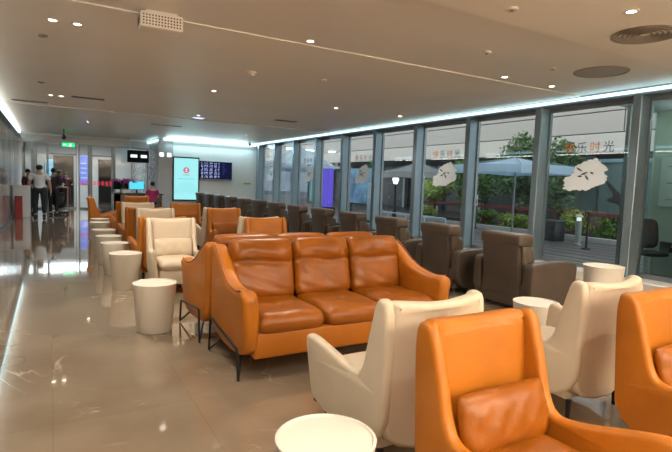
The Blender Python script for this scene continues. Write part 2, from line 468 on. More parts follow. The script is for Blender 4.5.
# ------------------------------------------------------------------ armchair
def make_armchair(m, md, name='armchair'):
    t = empty(name)
    out = [(-.335, .12), (-.35, .33), (-.35, .49), (-.345, .555), (-.30, .575), (-.17, .545), (.02, .49), (.13, .48), (.175, .54), (.205, .66),
           (.245, .80), (.275, .895), (.32, .915), (.385, .89), (.375, .6), (.345, .12)]
    for s in (-1, 1):
        bm = bmesh.new()
        def splay(c, s=s):
            f = max(0, .12 - c.y) * .13 * min(1.2, c.z / .5)
            c.x = s * (abs(c.x) + f + .012 * (c.z - .3)); return c
        slab(bm, out, .062, 'x', .026, 4, splay, s * .283)
        obj('side_panel', bm, m, t, angle=180)
    xs = [(-.285, .12), (-.285, .5), (-.285, .86), (-.275, .905), (-.2, .90), (0, .885), (.2, .90), (.275, .905), (.285, .86), (.285, .5), (.285, .12)]
    bm = bmesh.new()
    slab(bm, xs, .085, 'y', .03, 4, lambda c: Vector((c.x, c.y + .075 * (c.z - .12) / .78 + .05 * math.cos(c.x / .30 * PI / 2) - .015, c.z)), .285)
    obj('backrest', bm, m, t, angle=180)
    obj('seat_base', bx(-.262, .262, -.32, .27, .12, .30, .015, 2), m, t)
    bm = bmesh.new(); pad(bm, .262, .30, .085, Matrix.Translation((0, -.045, .35)), 18)
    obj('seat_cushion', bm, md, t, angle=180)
    bm = bmesh.new()
    def wr(u, v, top): return top * (.006 * math.sin(9 * u + 5 * v) * abs(u) + .005 * math.sin(14 * u - 6 * v) * (1 - abs(v)))
    pad(bm, .25, .122, .058, Matrix.Translation((0, .165, .525)) @ Matrix.Rotation(math.radians(75), 4, 'X'), 20, wr, 4, 3)
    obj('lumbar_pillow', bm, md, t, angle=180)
    for sx in (-1, 1):
        for (yy) in (-.28, .28):
            bm = bmesh.new(); lathe(bm, [(0, 0), (.013, 0), (.018, .125), (0, .125)], 10, (sx * .25, yy, 0))
            obj('leg', bm, M_blackm, t)
    return t
ch_or = make_armchair(M_or, M_ord); ch_cr = make_armchair(M_cr, M_crd)
M_tag = mat('care_tag_black', (.02, .02, .02), .6)
used = set()
def chair(kind, x, y, rz, label, group):
    src = ch_or if kind == 'o' else ch_cr
    if kind not in used: t = src; used.add(kind)
    else: t = copy_tree(src)
    t.location = (x, y, 0); t.rotation_euler = (0, 0, rz)
    tag(t, label, 'armchair', group)
    return t
go, gc = 'orange leather armchairs', 'cream leather armchairs'
c1 = chair('o', 1.615, 1.20, 0, 'large orange leather armchair in the foreground facing the camera, lumbar pillow on its seat', go)
c2 = chair('o', 3.02, 1.20, 0, 'orange leather armchair cut off by the right edge of the photo', go)
c3 = chair('c', 1.68, 2.24, PI, 'cream leather armchair seen from behind, back to the foreground orange armchair', gc)
chair('c', 3.12, 2.21, PI, 'cream leather armchair seen from behind at right, beside the right edge orange armchair', gc)
chair('c', 1.42, 6.64, 0, 'cream leather armchair with pillow facing the camera, nearest behind the orange sofas', gc)
chair('o', 1.36, 7.54, PI, 'orange leather armchair back to the nearest cream chair facing the camera', go)
chair('o', 2.78, 6.64, 0, 'orange leather armchair just above the sofa back, nearest of the second column', go)
chair('c', 2.78, 7.54, PI, 'cream armchair back edge peeking out behind the orange chair just above the sofa', gc)
chair('c', 1.60, 8.86, 0, 'cream leather armchair in the middle of the left column, facing the camera', gc)
chair('o', 1.46, 9.76, PI, 'orange leather armchair back to the middle cream chair of the left column', go)
chair('o', 2.86, 8.96, 0, 'orange leather armchair second in the second column, left of the topmost sofa edge', go)
chair('c', 2.86, 9.86, PI, 'cream armchair seen as pale edge behind the second orange chair of the second column', gc)
chair('c', 1.60, 10.86, 0, 'cream leather armchair farthest in the left column, facing the camera', gc)
chair('o', 1.52, 11.76, PI, 'orange leather armchair back to the farthest cream chair', go)
chair('o', 2.58, 10.86, 0, 'orange leather armchair farthest in the second column, below the poster screen', go)
chair('o', 1.18, 13.5, PI / 2, 'dark orange armchair at the aisle seen side on, its back to the walkway', go)
chair('o', 2.1, 14.6, 0, 'dark orange armchair in front of the reception desk behind the farthest cream chair', go)
obj('care_tag', bx(.312, .3165, -.33, -.30, .15, .165), M_tag, c3, smooth=False)
obj('brass_tag', bx(-.322, -.312, .20, .225, .34, .375, .001, 1), M_gold, c2, smooth=False)
# ------------------------------------------------------------------ sofas
def make_sofa():
    W = 1.92; h = W / 2
    t = empty('sofa')
    top = [(-.425, .645), (-.36, .665), (-.25, .645), (-.10, .66), (.05, .705), (.19, .79), (.30, .87), (.38, .905), (.44, .90)]
    out = [(-.40, .13), (-.43, .40), (-.44, .55), (-.44, .60)] + top + [(.46, .84), (.45, .5), (.43, .15)]
    for s in (-1, 1):
        bm = bmesh.new()
        def fl(c, s=s):
            k = max(0, min(1, (c.z - .42) / .2)) * max(0, min(1, (.3 - c.y) / .4))
            c.x += s * .02 * k
            return c
        slab(bm, out, .125, 'x', .045, 5, fl, s * (h - .065))
        am = obj('arm', bm, M_or, t, angle=180)
        bm = bmesh.new()
        tube(bm, [fl(Vector((s * (h - .015), p[0], p[1] - .004))) for p in spline([top[k] for k in (1, 2, 3, 4, 5, 6, 7)], 5)], .006, 6)
        obj('piping', bm, M_ord, am)
    obj('base_rail', bx(-h + .09, h - .09, -.405, .40, .15, .345, .02, 3), M_or, t)
    bm = bmesh.new()
    slab(bm, [(-h + .08, .20), (-h + .08, .88), (h - .08, .88), (h - .08, .20)], .10, 'y', .03, 4,
         lambda c: Vector((c.x, c.y + .05 * (c.z - .2), c.z)), .385, 1)
    obj('back_frame', bm, M_or, t, angle=180)
    w = (W - .205) / 3
    for i in range(3):
        cx = -h + .1025 + w * (i + .5)
        bm = bmesh.new()
        def tuft(u, v, top, i=i):
            if top < 0: return 0
            d = ((u * w / 2) ** 2 + (v * .33 + .02) ** 2) ** .5
            return -.022 * math.exp(-(d / .035) ** 2) - .006 * math.exp(-(d / .12) ** 2) + .004 * math.sin(7 * u + i) * math.sin(6 * v + 2 * i)
        pad(bm, w / 2 - .002, .345, .085, Matrix.Translation((cx, -.095, .40)), 28, tuft, 8, 9)
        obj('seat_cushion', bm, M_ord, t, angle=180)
        bm = bmesh.new()
        def crease(u, v, top, i=i):
            if top < 0: return 0
            y = v + .02 * math.sin(3 * u + i)
            return -.036 * math.exp(-((y - .20) / .045) ** 2) + .022 * math.exp(-((y - .55) / .22) ** 2) + .004 * math.sin(9 * u + 4 * v + i) * (.3 + abs(u)) + .003 * math.sin(5 * v * 3 + 6 * u)
        pad(bm, w / 2 - .002, .265, .085, Matrix.Translation((cx, .245, .70)) @ Matrix.Rotation(math.radians(76), 4, 'X'), 34, crease, 8, 8)
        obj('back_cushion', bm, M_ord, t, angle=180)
    for s in (-1, 1):
        x = s * (h + .022)
        bm = bmesh.new()
        path = spline([(x, .37, .012), (x, .36, .10), (x, .335, .27), (x, .30, .295), (x, .1, .275), (x, -.30, .235), (x, -.35, .21), (x, -.375, .10), (x, -.39, .012)], 4)
        tube(bm, path, .010, 8)
        obj('leg', bm, M_blackm, t)
        for yy, y2 in ((.37, .16), (-.39, -.18)):
            bm = bmesh.new(); tube(bm, spline([(x, yy, .012), (x - s * .05, (yy + y2) / 2, .10), (x - s * .10, y2, .20)], 4), .009, 8)
            obj('leg_brace', bm, M_blackm, t)
    return t
s1 = make_sofa(); s1.location = (2.14, 3.74, 0)
tag(s1, 'three seat orange leather sofa facing the camera with black wire legs', 'sofa', 'orange leather sofas')
s2 = copy_tree(s1); s2.location = (2.11, 4.68, 0); s2.rotation_euler = (0, 0, PI)
tag(s2, 'orange leather sofa behind, back to back with the front sofa and facing away', 'sofa')

# ------------------------------------------------------------------ stools
def make_stool(r=.2, h=.46):
    t = empty('round_stool')
    rb = r * .79
    bm = bmesh.new()
    lathe(bm, [(0, .0), (rb - .01, 0), (rb, .01), (r - .004, h - .012), (r, h - .004), (r - .003, h), (r - .012, h + .001), (r - .016, h - .008)], 40)
    obj('body', bm, M_white, t)
    bm = bmesh.new(); lathe(bm, [(r - .0165, h - .008), (r - .03, h - .006), (0, h - .005)], 40)
    obj('top_panel', bm, mat('stool_top', (.80, .74, .64), .35), t)
    return t
st = make_stool()
ordn = ['nearest', 'second', 'third', 'fourth', 'fifth', 'sixth', 'seventh', 'eighth', 'ninth', 'tenth', 'eleventh', 'twelfth', 'thirteenth']
spots = [(.85, 4.88), (.84, 6.9), (.83, 8.0), (.83, 8.95), (.84, 10.0), (.90, 11.6), (.97, 12.5)]
for i, (x, y) in enumerate(spots):
    t = st if i == 0 else copy_tree(st)
    t.location = (x, y, 0)
    tag(t, 'white tapered round stool beside the aisle, %s in the row counted from the sofas' % ordn[i], 'stool', 'white round stools along the aisle')
t = copy_tree(st); t.location = (.93, 1.64, 0); del t['group']
tag(t, 'white round stool top in the foreground, cut off by the bottom edge', 'stool')
t = copy_tree(st); t.location = (3.78, 2.93, 0)
if 'group' in t: del t['group']
tag(t, 'white round stool between the two cream chairs seen from behind, left of a pale armrest', 'stool')
t = make_stool(.235, .56); t.location = (5.95, 3.67, 0); t.name = 'round_stool'
tag(t, 'taller white round tub table beside the nearest window sill', 'side table')
bm = bmesh.new(); box(bm, -.04, .04, -.238, -.232, .39, .43, .003, 1)
lb = obj('paper_label', bm, mat('label_paper', (.8, .62, .5), .6), t); lb.location = (-.02, .022, 0); lb['label'] = 'pale orange paper label'

# ------------------------------------------------------------------ recliners (face +x, windows). local front = +x
def make_recliner():
    t = empty('recliner')
    for s in (-1, 1):
        top = spline([(.02, .575), (.10, .60), (.45, .615), (.70, .60), (.80, .575)], 4)
        out = [(.0, .05), (.0, .55)] + [(p.x, p.y) for p in top] + [(.83, .54), (.78, .05)]
        bm = bmesh.new()
        slab(bm, out, .135, 'y', .022, 3, None, s * .395)
        obj('arm', bm, M_tp, t, angle=60)
    obj('base', bx(.02, .76, -.325, .325, .05, .34, .02, 2), M_tp, t)
    bm = bmesh.new(); pad(bm, .36, .32, .085, Matrix.Translation((.44, 0, .39)), 16)
    obj('seat_cushion', bm, M_tpd, t, angle=180)
    lean = lambda c: Vector((c.x - .10 * (c.z - .3), c.y, c.z))
    bm = bmesh.new(); box(bm, .05, .20, -.312, .312, .30, .80, .03, 3)
    for v in bm.verts: v.co = lean(v.co)
    obj('backrest', bm, M_tpd, t)
    bm = bmesh.new(); box(bm, -.005, .06, -.275, .275, .17, .80, .012, 2)
    for v in bm.verts: v.co = lean(v.co)
    obj('back_panel', bm, M_tp, t)
    bm = bmesh.new(); box(bm, -.01, .24, -.318, .318, .775, .935, .045, 4)
    for v in bm.verts: v.co = lean(v.co)
    obj('headrest', bm, M_tpd, t, angle=180)
    bm = bmesh.new(); box(bm, .12, .285, -.305, .305, .44, .76, .05, 4)
    for v in bm.verts: v.co = lean(v.co)
    obj('back_pillow', bm, M_tpd, t, angle=180)
    for sx in (.1, .68):
        for sy in (-.3, .3):
            bm = bmesh.new(); lathe(bm, [(0, 0), (.02, 0), (.022, .052), (0, .052)], 10, (sx, sy, 0)); obj('leg', bm, M_blackm, t)
    return t
rc = make_recliner()
for i in range(13):
    t = rc if i == 0 else copy_tree(rc)
    t.location = (4.80, 4.26 + 1.2 * i, 0)
    tag(t, 'taupe leather recliner facing the windows, %s in the row counted from the camera' % ordn[i], 'recliner', 'taupe recliners along the windows')


# ------------------------------------------------------------------ ceiling fittings
def make_downlight(r=.052, m=M_lamp):
    t = empty('downlight')
    bm = bmesh.new(); lathe(bm, [(r * .75, 0), (r * .78, -.006), (r * 1.25, -.004), (r * 1.25, 0), (r * .75, 0)], 24); obj('trim_ring', bm, M_trimw, t)
    bm = bmesh.new(); lathe(bm, [(r * .76, -.002), (0, -.003)], 24); obj('lens', bm, m, t)
    return t
dl = make_downlight(); n_dl = 0
def downlight(x, y, lab, z=None, power=22, spot=True):
    global n_dl
    zz = z if z is not None else (ZC - .02 if (y < 3.5 or y > 13.9) else (ZC + .012 if y < 5.42 else ZC))
    t = dl if n_dl == 0 else copy_tree(dl)
    n_dl += 1
    t.location = (x, y, zz)
    tag(t, lab, 'ceiling light', 'recessed downlights')
    lamp(x, y, zz - .03, power if y < 9 else power * (.6 if y < 15 else 1.2), (1.0, .89, .75) if y < 15 else (.9, .95, 1))
def lamp(x, y, z, power, c=(1.0, .89, .75), ang=130):
    L = bpy.data.lights.new('downlight_beam', 'SPOT'); L.energy = power; L.color = c; L.spot_size = math.radians(ang); L.spot_blend = .8
    L.shadow_soft_size = .05
    o = bpy.data.objects.new('downlight_beam', L); col.objects.link(o); o.location = (x, y, z)
for x, y, lab in ((.04, 6.2, 'recessed downlight at upper left, left one of the close pair'),
                  (.27, 6.2, 'recessed downlight at upper left, right one of the close pair'),
                  (.03, 12.05, 'small far downlight left of the slot vent, left one of the pair'),
                  (.22, 12.05, 'small far downlight left of the slot vent, right one of the pair'),
                  (2.60, 5.28, 'recessed downlight right of the smoke detector near the ceiling seam'),
                  (2.61, 9.2, 'recessed downlight beyond the smoke detector in mid ceiling'),
                  (5.68, 5.2, 'left of the two bright downlights near the window head'),
                  (6.71, 5.2, 'right of the two bright downlights near the window head'),
                  (4.39, 2.65, 'bright downlight beside the round diffuser at upper right'),
                  (7.0, 9.44, 'downlight near the window cove above the taupe recliners'),
                  (5.3, 9.42, 'small downlight in mid ceiling left of the one by the window cove'),
                  (3.3, 13.0, 'small far downlight left of the slot diffuser'),
                  (1.0, 17.0, 'tiny far downlight before the glass partition'),
                  (6.0, 17.0, 'tiny far downlight before the white end wall')):
    downlight(x, y, lab, power=70)
# further lamps of the same ceiling, behind the photographer and out of frame
for x, y in ((.3, .5), (2.6, .2), (5.2, -.6), (.3, -2.4), (3.2, -2.6), (6.6, 1.0)):
    lamp(x, y, ZC - .06, 62)
for x, y in ((.4, 3.2), (1.7, 8.9), (4.6, 12.5), (2.0, 15.5), (4.8, 19.0)):  # extra spots without fittings, added to raise the light, partly within view
    lamp(x, y, ZC - .06, 66 if y < 4 else (38 if y < 15 else 75), (1.0, .89, .75) if y < 15 else (.9, .95, 1))

t = empty('smoke_detector', (2.61, 7.23, ZC)); tag(t, 'white round smoke detector in mid ceiling', 'smoke detector')
bm = bmesh.new(); lathe(bm, [(0, 0), (.075, 0), (.075, -.018), (.055, -.024)], 24); obj('base', bm, M_trimw, t)
bm = bmesh.new(); lathe(bm, [(.052, -.02), (.048, -.05), (.02, -.065), (0, -.066)], 24); obj('sensor_head', bm, M_trimw, t)
# perforated box
t = empty('emergency_light_box', (.97, 5.36, ZC + .012), math.radians(-2)); tag(t, 'pale box unit with perforated sides fixed on the ceiling at top', 'ceiling unit')
obj('housing', bx(-.20, .20, -.12, .12, -.17, -.02, .012, 2), mat('box_white', (.78, .72, .64), .5), t)
obj('mounting_plate', bx(-.15, .15, -.10, .10, -.02, 0), M_trimw, t)
bm = bmesh.new()
for i in range(13):
    for j in range(4):
        x = -.17 + i * .0285; z = -.055 - j * .028
        for yy in (-.1205,):
            tube(bm, [(x, yy - .001, z), (x, yy + .002, z)], .008, 8)
obj('perforation', bm, M_hole, t)
bm = bmesh.new()
for i in range(3): box(bm, -.2025, -.1995, -.08 + i * .06, -.05 + i * .06, -.13, -.05)
obj('side_slot', bm, M_hole, t)
# round diffuser
t = empty('round_diffuser', (5.11, 2.93, ZC - .015)); tag(t, 'round ceiling air diffuser with concentric rings at upper right', 'air vent')
bm = bmesh.new()
for k in range(6):
    r = .05 + k * .045
    lathe(bm, [(r, -.002), (r + .018, -.022), (r + .026, -.022), (r + .012, 0), (r, -.002)], 40)
obj('ring_blades', bm, M_grille, t)
bm = bmesh.new(); lathe(bm, [(0, -.001), (.31, -.001)], 40); obj('throat', bm, M_hole, t)
t = empty('round_access_panel', (6.39, 4.2, ZC + .012)); tag(t, 'flat grey round ceiling panel near the window head', 'ceiling panel')
bm = bmesh.new(); lathe(bm, [(0, -.006), (.30, -.006), (.31, 0)], 40); obj('disc', bm, mat('disc_grey', (.33, .30, .26), .5), t)
bm = bmesh.new(); lathe(bm, [(.31, -.0), (.315, -.012), (.335, -.010), (.34, 0)], 40); obj('rim', bm, M_grille, t)
def vent(x, y, w, lab, d=.12):
    zz = ZC - .02 if y > 13.9 else ZC
    t = empty('slot_vent', (x, y, zz)); tag(t, lab, 'air vent', 'slot vents in the ceiling')
    bm = bmesh.new(); box(bm, -w / 2, w / 2, -d / 2, d / 2, -.012, 0); obj('frame', bm, M_grille, t, smooth=False)
    bm = bmesh.new()
    for k in range(3): box(bm, -w / 2 + .02, w / 2 - .02, -d / 2 + .015 + k * .035, -d / 2 + .035 + k * .035, -.015, -.011)
    obj('slot', bm, M_hole, t, smooth=False)
vent(.71, 11.9, .62, 'dark slot vent in the ceiling at left, beyond the far pair of downlights', .2)
vent(-.38, 13.4, .7, 'pale slot vent close to the left wall', .14)
vent(5.42, 12.3, .6, 'dark slot vent in mid ceiling left of the window row', .2)
vent(3.1, 16.0, .9, 'long pale slot vent before the white end wall')
def fitting(name, x, y, lab, cat, r, m, dz=.02):
    zz = ZC - .02 if (y < 3.5 or y > 13.9) else (ZC + .012 if y < 5.42 else ZC)
    t = empty(name, (x, y, zz + .004)); tag(t, lab, cat)
    bm = bmesh.new(); lathe(bm, [(0, -dz * .6), (r * .5, -dz), (r * .8, -dz), (r, 0)], 20); obj('cap', bm, m, t)
    bm = bmesh.new(); lathe(bm, [(0, -dz * 1.6), (r * .3, -dz * 1.5), (r * .3, -dz * .6)], 16); obj('nozzle', bm, M_grille, t)
fitting('sprinkler', -.06, 6.94, 'small sprinkler cap below the close pair of downlights', 'sprinkler', .06, M_grille)
fitting('sprinkler', -.12, 10.48, 'small dark sprinkler at left, beyond the other left one', 'sprinkler', .06, M_grille)
fitting('sprinkler', 4.49, 4.41, 'pale sprinkler cap left of the round ceiling panel', 'sprinkler', .06, M_trimw)
fitting('sprinkler', 5.74, 4.45, 'pale sprinkler cap touching the round ceiling panel edge', 'sprinkler', .05, M_trimw)
fitting('ceiling_speaker', 3.52, 3.19, 'pale round ceiling fitting at the very top of the photo', 'ceiling fitting', .06, M_trimw)
fitting('ceiling_speaker', 3.7, 7.0, 'tiny pale ceiling fitting between the smoke detector and the window cove', 'ceiling fitting', .05, M_trimw)
# blue lit lens
t = empty('indicator_light', (3.43, 13.5, ZC + .004)); tag(t, 'bluish lit round ceiling light in far mid ceiling', 'ceiling light')
bm = bmesh.new(); lathe(bm, [(0, -.03), (.12, -.02), (.17, -.001)], 24); obj('lens', bm, emis('blue_lens', (.45, .6, 1), 1.5), t)
bm = bmesh.new(); lathe(bm, [(.17, 0), (.175, -.012), (.2, -.01), (.2, 0)], 24); obj('rim', bm, M_trimw, t)
def camera_dome(x, y, z, lab, m=M_dark):
    t = empty('security_camera', (x, y, z)); tag(t, lab, 'security camera')
    bm = bmesh.new(); lathe(bm, [(0, 0), (.07, 0), (.07, -.04), (.05, -.05)], 20); obj('mount', bm, M_trimw, t)
    bm = bmesh.new(); lathe(bm, [(.055, -.045), (.06, -.08), (.045, -.12), (0, -.135)], 20); obj('dome', bm, M_black, t)
    return t
camera_dome(7.35, 20.4, ZC - .02, 'small dark dome camera at the end wall corner by the windows')
t = empty('pendant_camera', (.44, 20.5, ZC - .02)); tag(t, 'dark camera hanging on a short stem before the glass partition', 'security camera')
bm = bmesh.new(); tube(bm, [(0, 0, 0), (0, 0, -.22)], .02, 8); obj('stem', bm, M_dark, t)
bm = bmesh.new(); lathe(bm, [(0, -.2), (.06, -.22), (.075, -.3), (.05, -.36), (0, -.38)], 20); obj('dome', bm, M_black, t)

# ------------------------------------------------------------------ end wall things
Y = 21.3
t = empty('poster_screen', (4.90, Y, .50)); tag(t, 'tall bright cyan poster screen with a red emblem on the white end wall', 'screen')
obj('housing', bx(-.54, .54, -.14, -.002, 0, 1.82, .01, 1), M_black, t)
M_scr = emis('screen_cyan', (.36, .83, .86), .95)
obj('display', bx(-.49, .49, -.146, -.141, .06, 1.76), M_scr, t, smooth=False)
M_scrl = emis('screen_pale', (.66, .95, .96), 1.0); M_scrd = emis('screen_deep', (.22, .66, .74), .9)
bm = bmesh.new()
for k in range(6):
    r = .10 + k * .07
    for a0, a1 in ((0, PI),):
        pts = [(r * math.cos(a0 + (a1 - a0) * q / 20), -.148, .33 + r * math.sin(a0 + (a1 - a0) * q / 20)) for q in range(21)]
        tube(bm, pts, .008, 4)
for q in range(8):
    a = PI * q / 7; tube(bm, [(.1 * math.cos(a), -.148, .33 + .1 * math.sin(a)), (.44 * math.cos(a), -.148, .33 + .44 * math.sin(a))], .005, 4)
obj('ring_pattern', bm, M_scrd, t)
obj('text_line', bx(-.33, .33, -.149, -.146, .90, .93), M_scrd, t, smooth=False)
obj('text_line', bx(-.14, .14, -.149, -.146, 1.06, 1.09), emis('screen_red_line', (.7, .4, .45), .7), t, smooth=False)
bm = bmesh.new(); lathe(bm, [(0, 0), (.125, 0)], 32)
bmesh.ops.transform(bm, matrix=Matrix.Translation((0, -.149, 1.27)) @ Matrix.Rotation(PI / 2, 4, 'X'), verts=bm.verts)
em = obj('emblem', bm, emis('emblem_rose', (.75, .25, .38), .7), t)
bm = bmesh.new(); 
box(bm, -.05, .05, -.153, -.151, 1.22, 1.24); box(bm, -.05, .05, -.153, -.151, 1.30, 1.32); box(bm, -.012, .012, -.153, -.151, 1.20, 1.34)
obj('emblem_mark', bm, emis('emblem_white', (1, .9, .92), .9), em, smooth=False)

t = empty('flight_board', (6.16, Y, 1.39)); tag(t, 'wide dark departure board showing rows of blue and white text', 'screen')
obj('housing', bx(-.70, .70, -.10, -.002, 0, .80, .01, 1), M_black, t)
obj('bezel_strip', bx(-.69, .69, -.104, -.10, .01, .05), mat('bezel_grey', (.35, .36, .4), .3, .6), t, smooth=False)
obj('display', bx(-.68, .68, -.104, -.10, .06, .78), emis('board_navy', (.010, .012, .05), .8), t, smooth=False)
rnd = random.Random(5)
M_bw = emis('board_white', (.7, .75, 1), .9); M_bb = emis('board_blue', (.15, .25, .95), .9)
for r in range(13):
    z = .74 - r * .05; bmw = bmesh.new()
    for c0, w in ((-.64, .10), (-.50, .16), (-.28, .14), (-.08, .12), (.08, .08)):
        for q in range(int(w / .022)):
            if rnd.random() < .78:
                x = c0 + q * .022; box(bmw, x, x + .015, -.106, -.104, z - .028, z)
    obj('text_row', bmw, M_bb if r % 3 == 1 else M_bw, t, smooth=False)
bm = bmesh.new()
for r in range(5): box(bm, .27, .34 + .1 * rnd.random(), -.106, -.104, .68 - r * .1, .70 - r * .1)
obj('side_note_rows', bm, emis('board_dim', (.1, .12, .35), .6), t, smooth=False)
t = empty('wall_plate', (7.59, Y, 1.30)); tag(t, 'small pale brass plate on the white end wall', 'wall plate')
obj('plate', bx(-.16, .16, -.012, -.001, -.03, .04, .003, 1), M_gold, t)
obj('engraving', bx(-.12, .12, -.014, -.0125, -.002, .012), M_grille, t, smooth=False)
for x, lab in ((3.93, 'left switch plate with added glow on the grey column end'), (4.22, 'right switch plate with added glow on the grey column end')):
    t = empty('glowing_switch_plate', (x, 21.25, 2.28)); tag(t, lab, 'switch plate', 'switch plates on the grey column')
    obj('frame', bx(-.10, .10, -.03, -.001, -.02, .18, .004, 1), M_alud, t)
    obj('diffuser', bx(-.085, .085, -.034, -.03, -.005, .165), emis('panel_white', (.9, .95, 1), 1.4), t, smooth=False)  # switch plate face given its own glow, no lamp behind it

# ------------------------------------------------------------------ glass partition
PY = 23.4
for i, (x0, x1, z1) in enumerate(((-.96, -.62, 2.65), (-.50, -.10, 2.65), (-.10, .96, 2.10), (1.02, 1.40, 2.65), (1.48, 2.30, 2.65), (2.38, 3.75, 2.65))):
    bm = bmesh.new(); e = .03
    box(bm, x0, x0 + e * 2, PY - .04, PY + .04, 0, 2.68); box(bm, x1 - e, x1, PY - .04, PY + .04, 0, 2.68)
    box(bm, x0, x1, PY - .03, PY + .03, 2.62, 2.68); box(bm, x0, x1, PY - .03, PY + .03, .0, .07)
    if i in (2, 4): box(bm, x0, x1, PY - .03, PY + .03, 2.20, 2.27)
    f = struct('door_%d' % (i + 1) if i in (2, 4) else 'window_%d' % (20 + i), bm, M_alu)
    struct('pane', bx(x0 + .06, x1 - .03, PY - .006, PY + .006, .07, 2.62), M_glassp, f)
struct('trim_partition_header', bx(XL, 3.80, PY - .06, PY + .06, 2.68, ZC), M_grey)
for x in (-.56, 1.44, 2.34): struct('trim_post', bx(x - .05, x + .05, PY - .06, PY + .06, 0, 2.68, .01, 1), M_alu)['kind'] = 'structure'
# red lettering band on the glass
rnd = random.Random(11)
t = empty('red_lettering', (1.1, PY - .05, 1.0)); tag(t, 'row of red characters across the glass partition', 'lettering')
M_red = emis('red_letters', (.75, .05, .08), .9)
for x in [1.1, 1.3] + [1.55 + .16 * k for k in range(9)]:
    bm = bmesh.new(); x -= 1.1
    for q in range(3): box(bm, x, x + .12, -.002, .002, .02 + .06 * q, .045 + .06 * q)
    xx = x + .02 + .06 * rnd.random(); box(bm, xx, xx + .02, -.003, .001, 0, .19)
    obj('character', bm, M_red, t, smooth=False)
# exit sign
t = empty('exit_sign', (.65, PY - .45, 2.50)); tag(t, 'green lit exit sign with white running figure hanging before the partition', 'exit sign')
obj('housing', bx(-.24, .24, -.03, .03, 0, .20, .01, 1), M_alud, t)
obj('panel', bx(-.225, .225, -.034, -.03, .015, .185), emis('exit_green', (.02, .75, .22), 1.3), t, smooth=False)
bm = bmesh.new(); E_ = (-.036,)
def flat(bm, pts, y=-.036):
    a = [bm.verts.new((p[0], y, p[1])) for p in pts]; b = [bm.verts.new((p[0], y + .001, p[1])) for p in pts]
    bm.faces.new(a); bm.faces.new(b[::-1])
    for k in range(len(a)): bm.faces.new((a[k], b[k], b[(k + 1) % len(a)], a[(k + 1) % len(a)]))
flat(bm, [(-.19, .10), (-.14, .15), (-.14, .115), (-.05, .115), (-.05, .085), (-.14, .085), (-.14, .05)])
flat(bm, [(.06, .15), (.085, .175), (.11, .15), (.085, .13)])
flat(bm, [(.02, .10), (.05, .13), (.10, .12), (.13, .09), (.12, .08), (.09, .10), (.08, .08), (.11, .06), (.09, .02), (.075, .025), (.08, .055), (.05, .07), (.03, .035), (-.01, .03), (-.01, .045), (.02, .05), (.045, .10)])
obj('running_figure_and_arrow', bm, emis('exit_white', (.9, 1, .9), 1.3), t, smooth=False)
for x in (-.18, .18):
    bm = bmesh.new(); tube(bm, [(x, 0, .2), (x, 0, ZC - 2.52)], .006, 6); obj('hanging_rod', bm, M_chrome, t)

# reception behind the glass
M_doordark = mat('dark_doorway', (.02, .016, .015), .8, spec=.1)
struct('door_9', bx(.15, 1.05, 28.9, 29.05, 0, 2.35), M_doordark)
struct('door_10', bx(2.2, 2.9, 28.9, 29.05, 0, 2.25), M_doordark)
struct('wall_reception_front', bx(XL, 3.8, 29.05, 29.2, 0, 2.95), mat('reception_wall', (.62, .63, .64), .5))
def wallsign(x, y, z, w, h, c, s, lab):
    t = empty('lit_poster', (x, y, z)); tag(t, lab, 'poster', 'lit posters in the reception')
    obj('frame', bx(-w / 2 - .03, w / 2 + .03, -.04, -.001, -.03, h + .03), M_alud, t, smooth=False)
    pm = emis('poster_' + lab[:6], c, s); obj('face', bx(-w / 2, w / 2, -.046, -.04, 0, h), pm, t, smooth=False)
    bm = bmesh.new()
    for k in range(4): box(bm, -w * .35, w * (.35 - .1 * (k % 2)), -.048, -.046, h * (.2 + .17 * k), h * (.2 + .17 * k) + h * .04)
    obj('printed_lines', bm, emis('poster_lines', (.75, .85, .95), .8), t, smooth=False)
wallsign(-.02, 29.04, 1.3, .36, .85, (.25, .62, .85), .9, 'pale blue lit poster beside the dark doorway')
wallsign(1.52, 29.04, .95, .42, 1.45, (.16, .25, .85), 1.0, 'tall deep blue lit poster behind the glass partition')
# ceiling panels lit in the reception
for x, y, w, d, lab in ((.1, 26.2, 1.9, 2.2, 'large bright ceiling panel behind the partition at left'), (2.3, 26.2, 1.3, 2.4, 'large bright ceiling panel behind the partition at right')):
    t = empty('ceiling_light_panel', (x, y, 2.95)); tag(t, lab, 'ceiling light', 'bright panels over the reception')
    obj('frame', bx(-w / 2 - .04, w / 2 + .04, -d / 2 - .04, d / 2 + .04, -.03, 0), M_trimw, t, smooth=False)
    obj('diffuser', bx(-w / 2, w / 2, -d / 2, d / 2, -.035, -.03), emis('panel_glow', (.93, .97, 1), 3.0), t, smooth=False)
# overhead black display
t = empty('overhead_display', (3.2, 22.4, 2.02)); tag(t, 'dark overhead display hanging above the reception desk', 'screen')
obj('housing', bx(-.42, .42, -.06, .06, 0, .50, .01, 1), mat('matt_black', (.01, .01, .012), .6, spec=.2), t)
obj('lit_panel', bx(-.30, -.04, -.064, -.06, .20, .32), emis('disp_white', (.8, .9, 1), 1.2), t, smooth=False)
obj('lit_panel', bx(.10, .34, -.064, -.06, .20, .32), emis('disp_white2', (.8, .9, 1), 1.2), t, smooth=False)
for x in (-.3, .3):
    bm = bmesh.new(); tube(bm, [(x, 0, .5), (x, 0, ZC - 2.04)], .015, 8); obj('hanging_rod', bm, M_chrome, t)
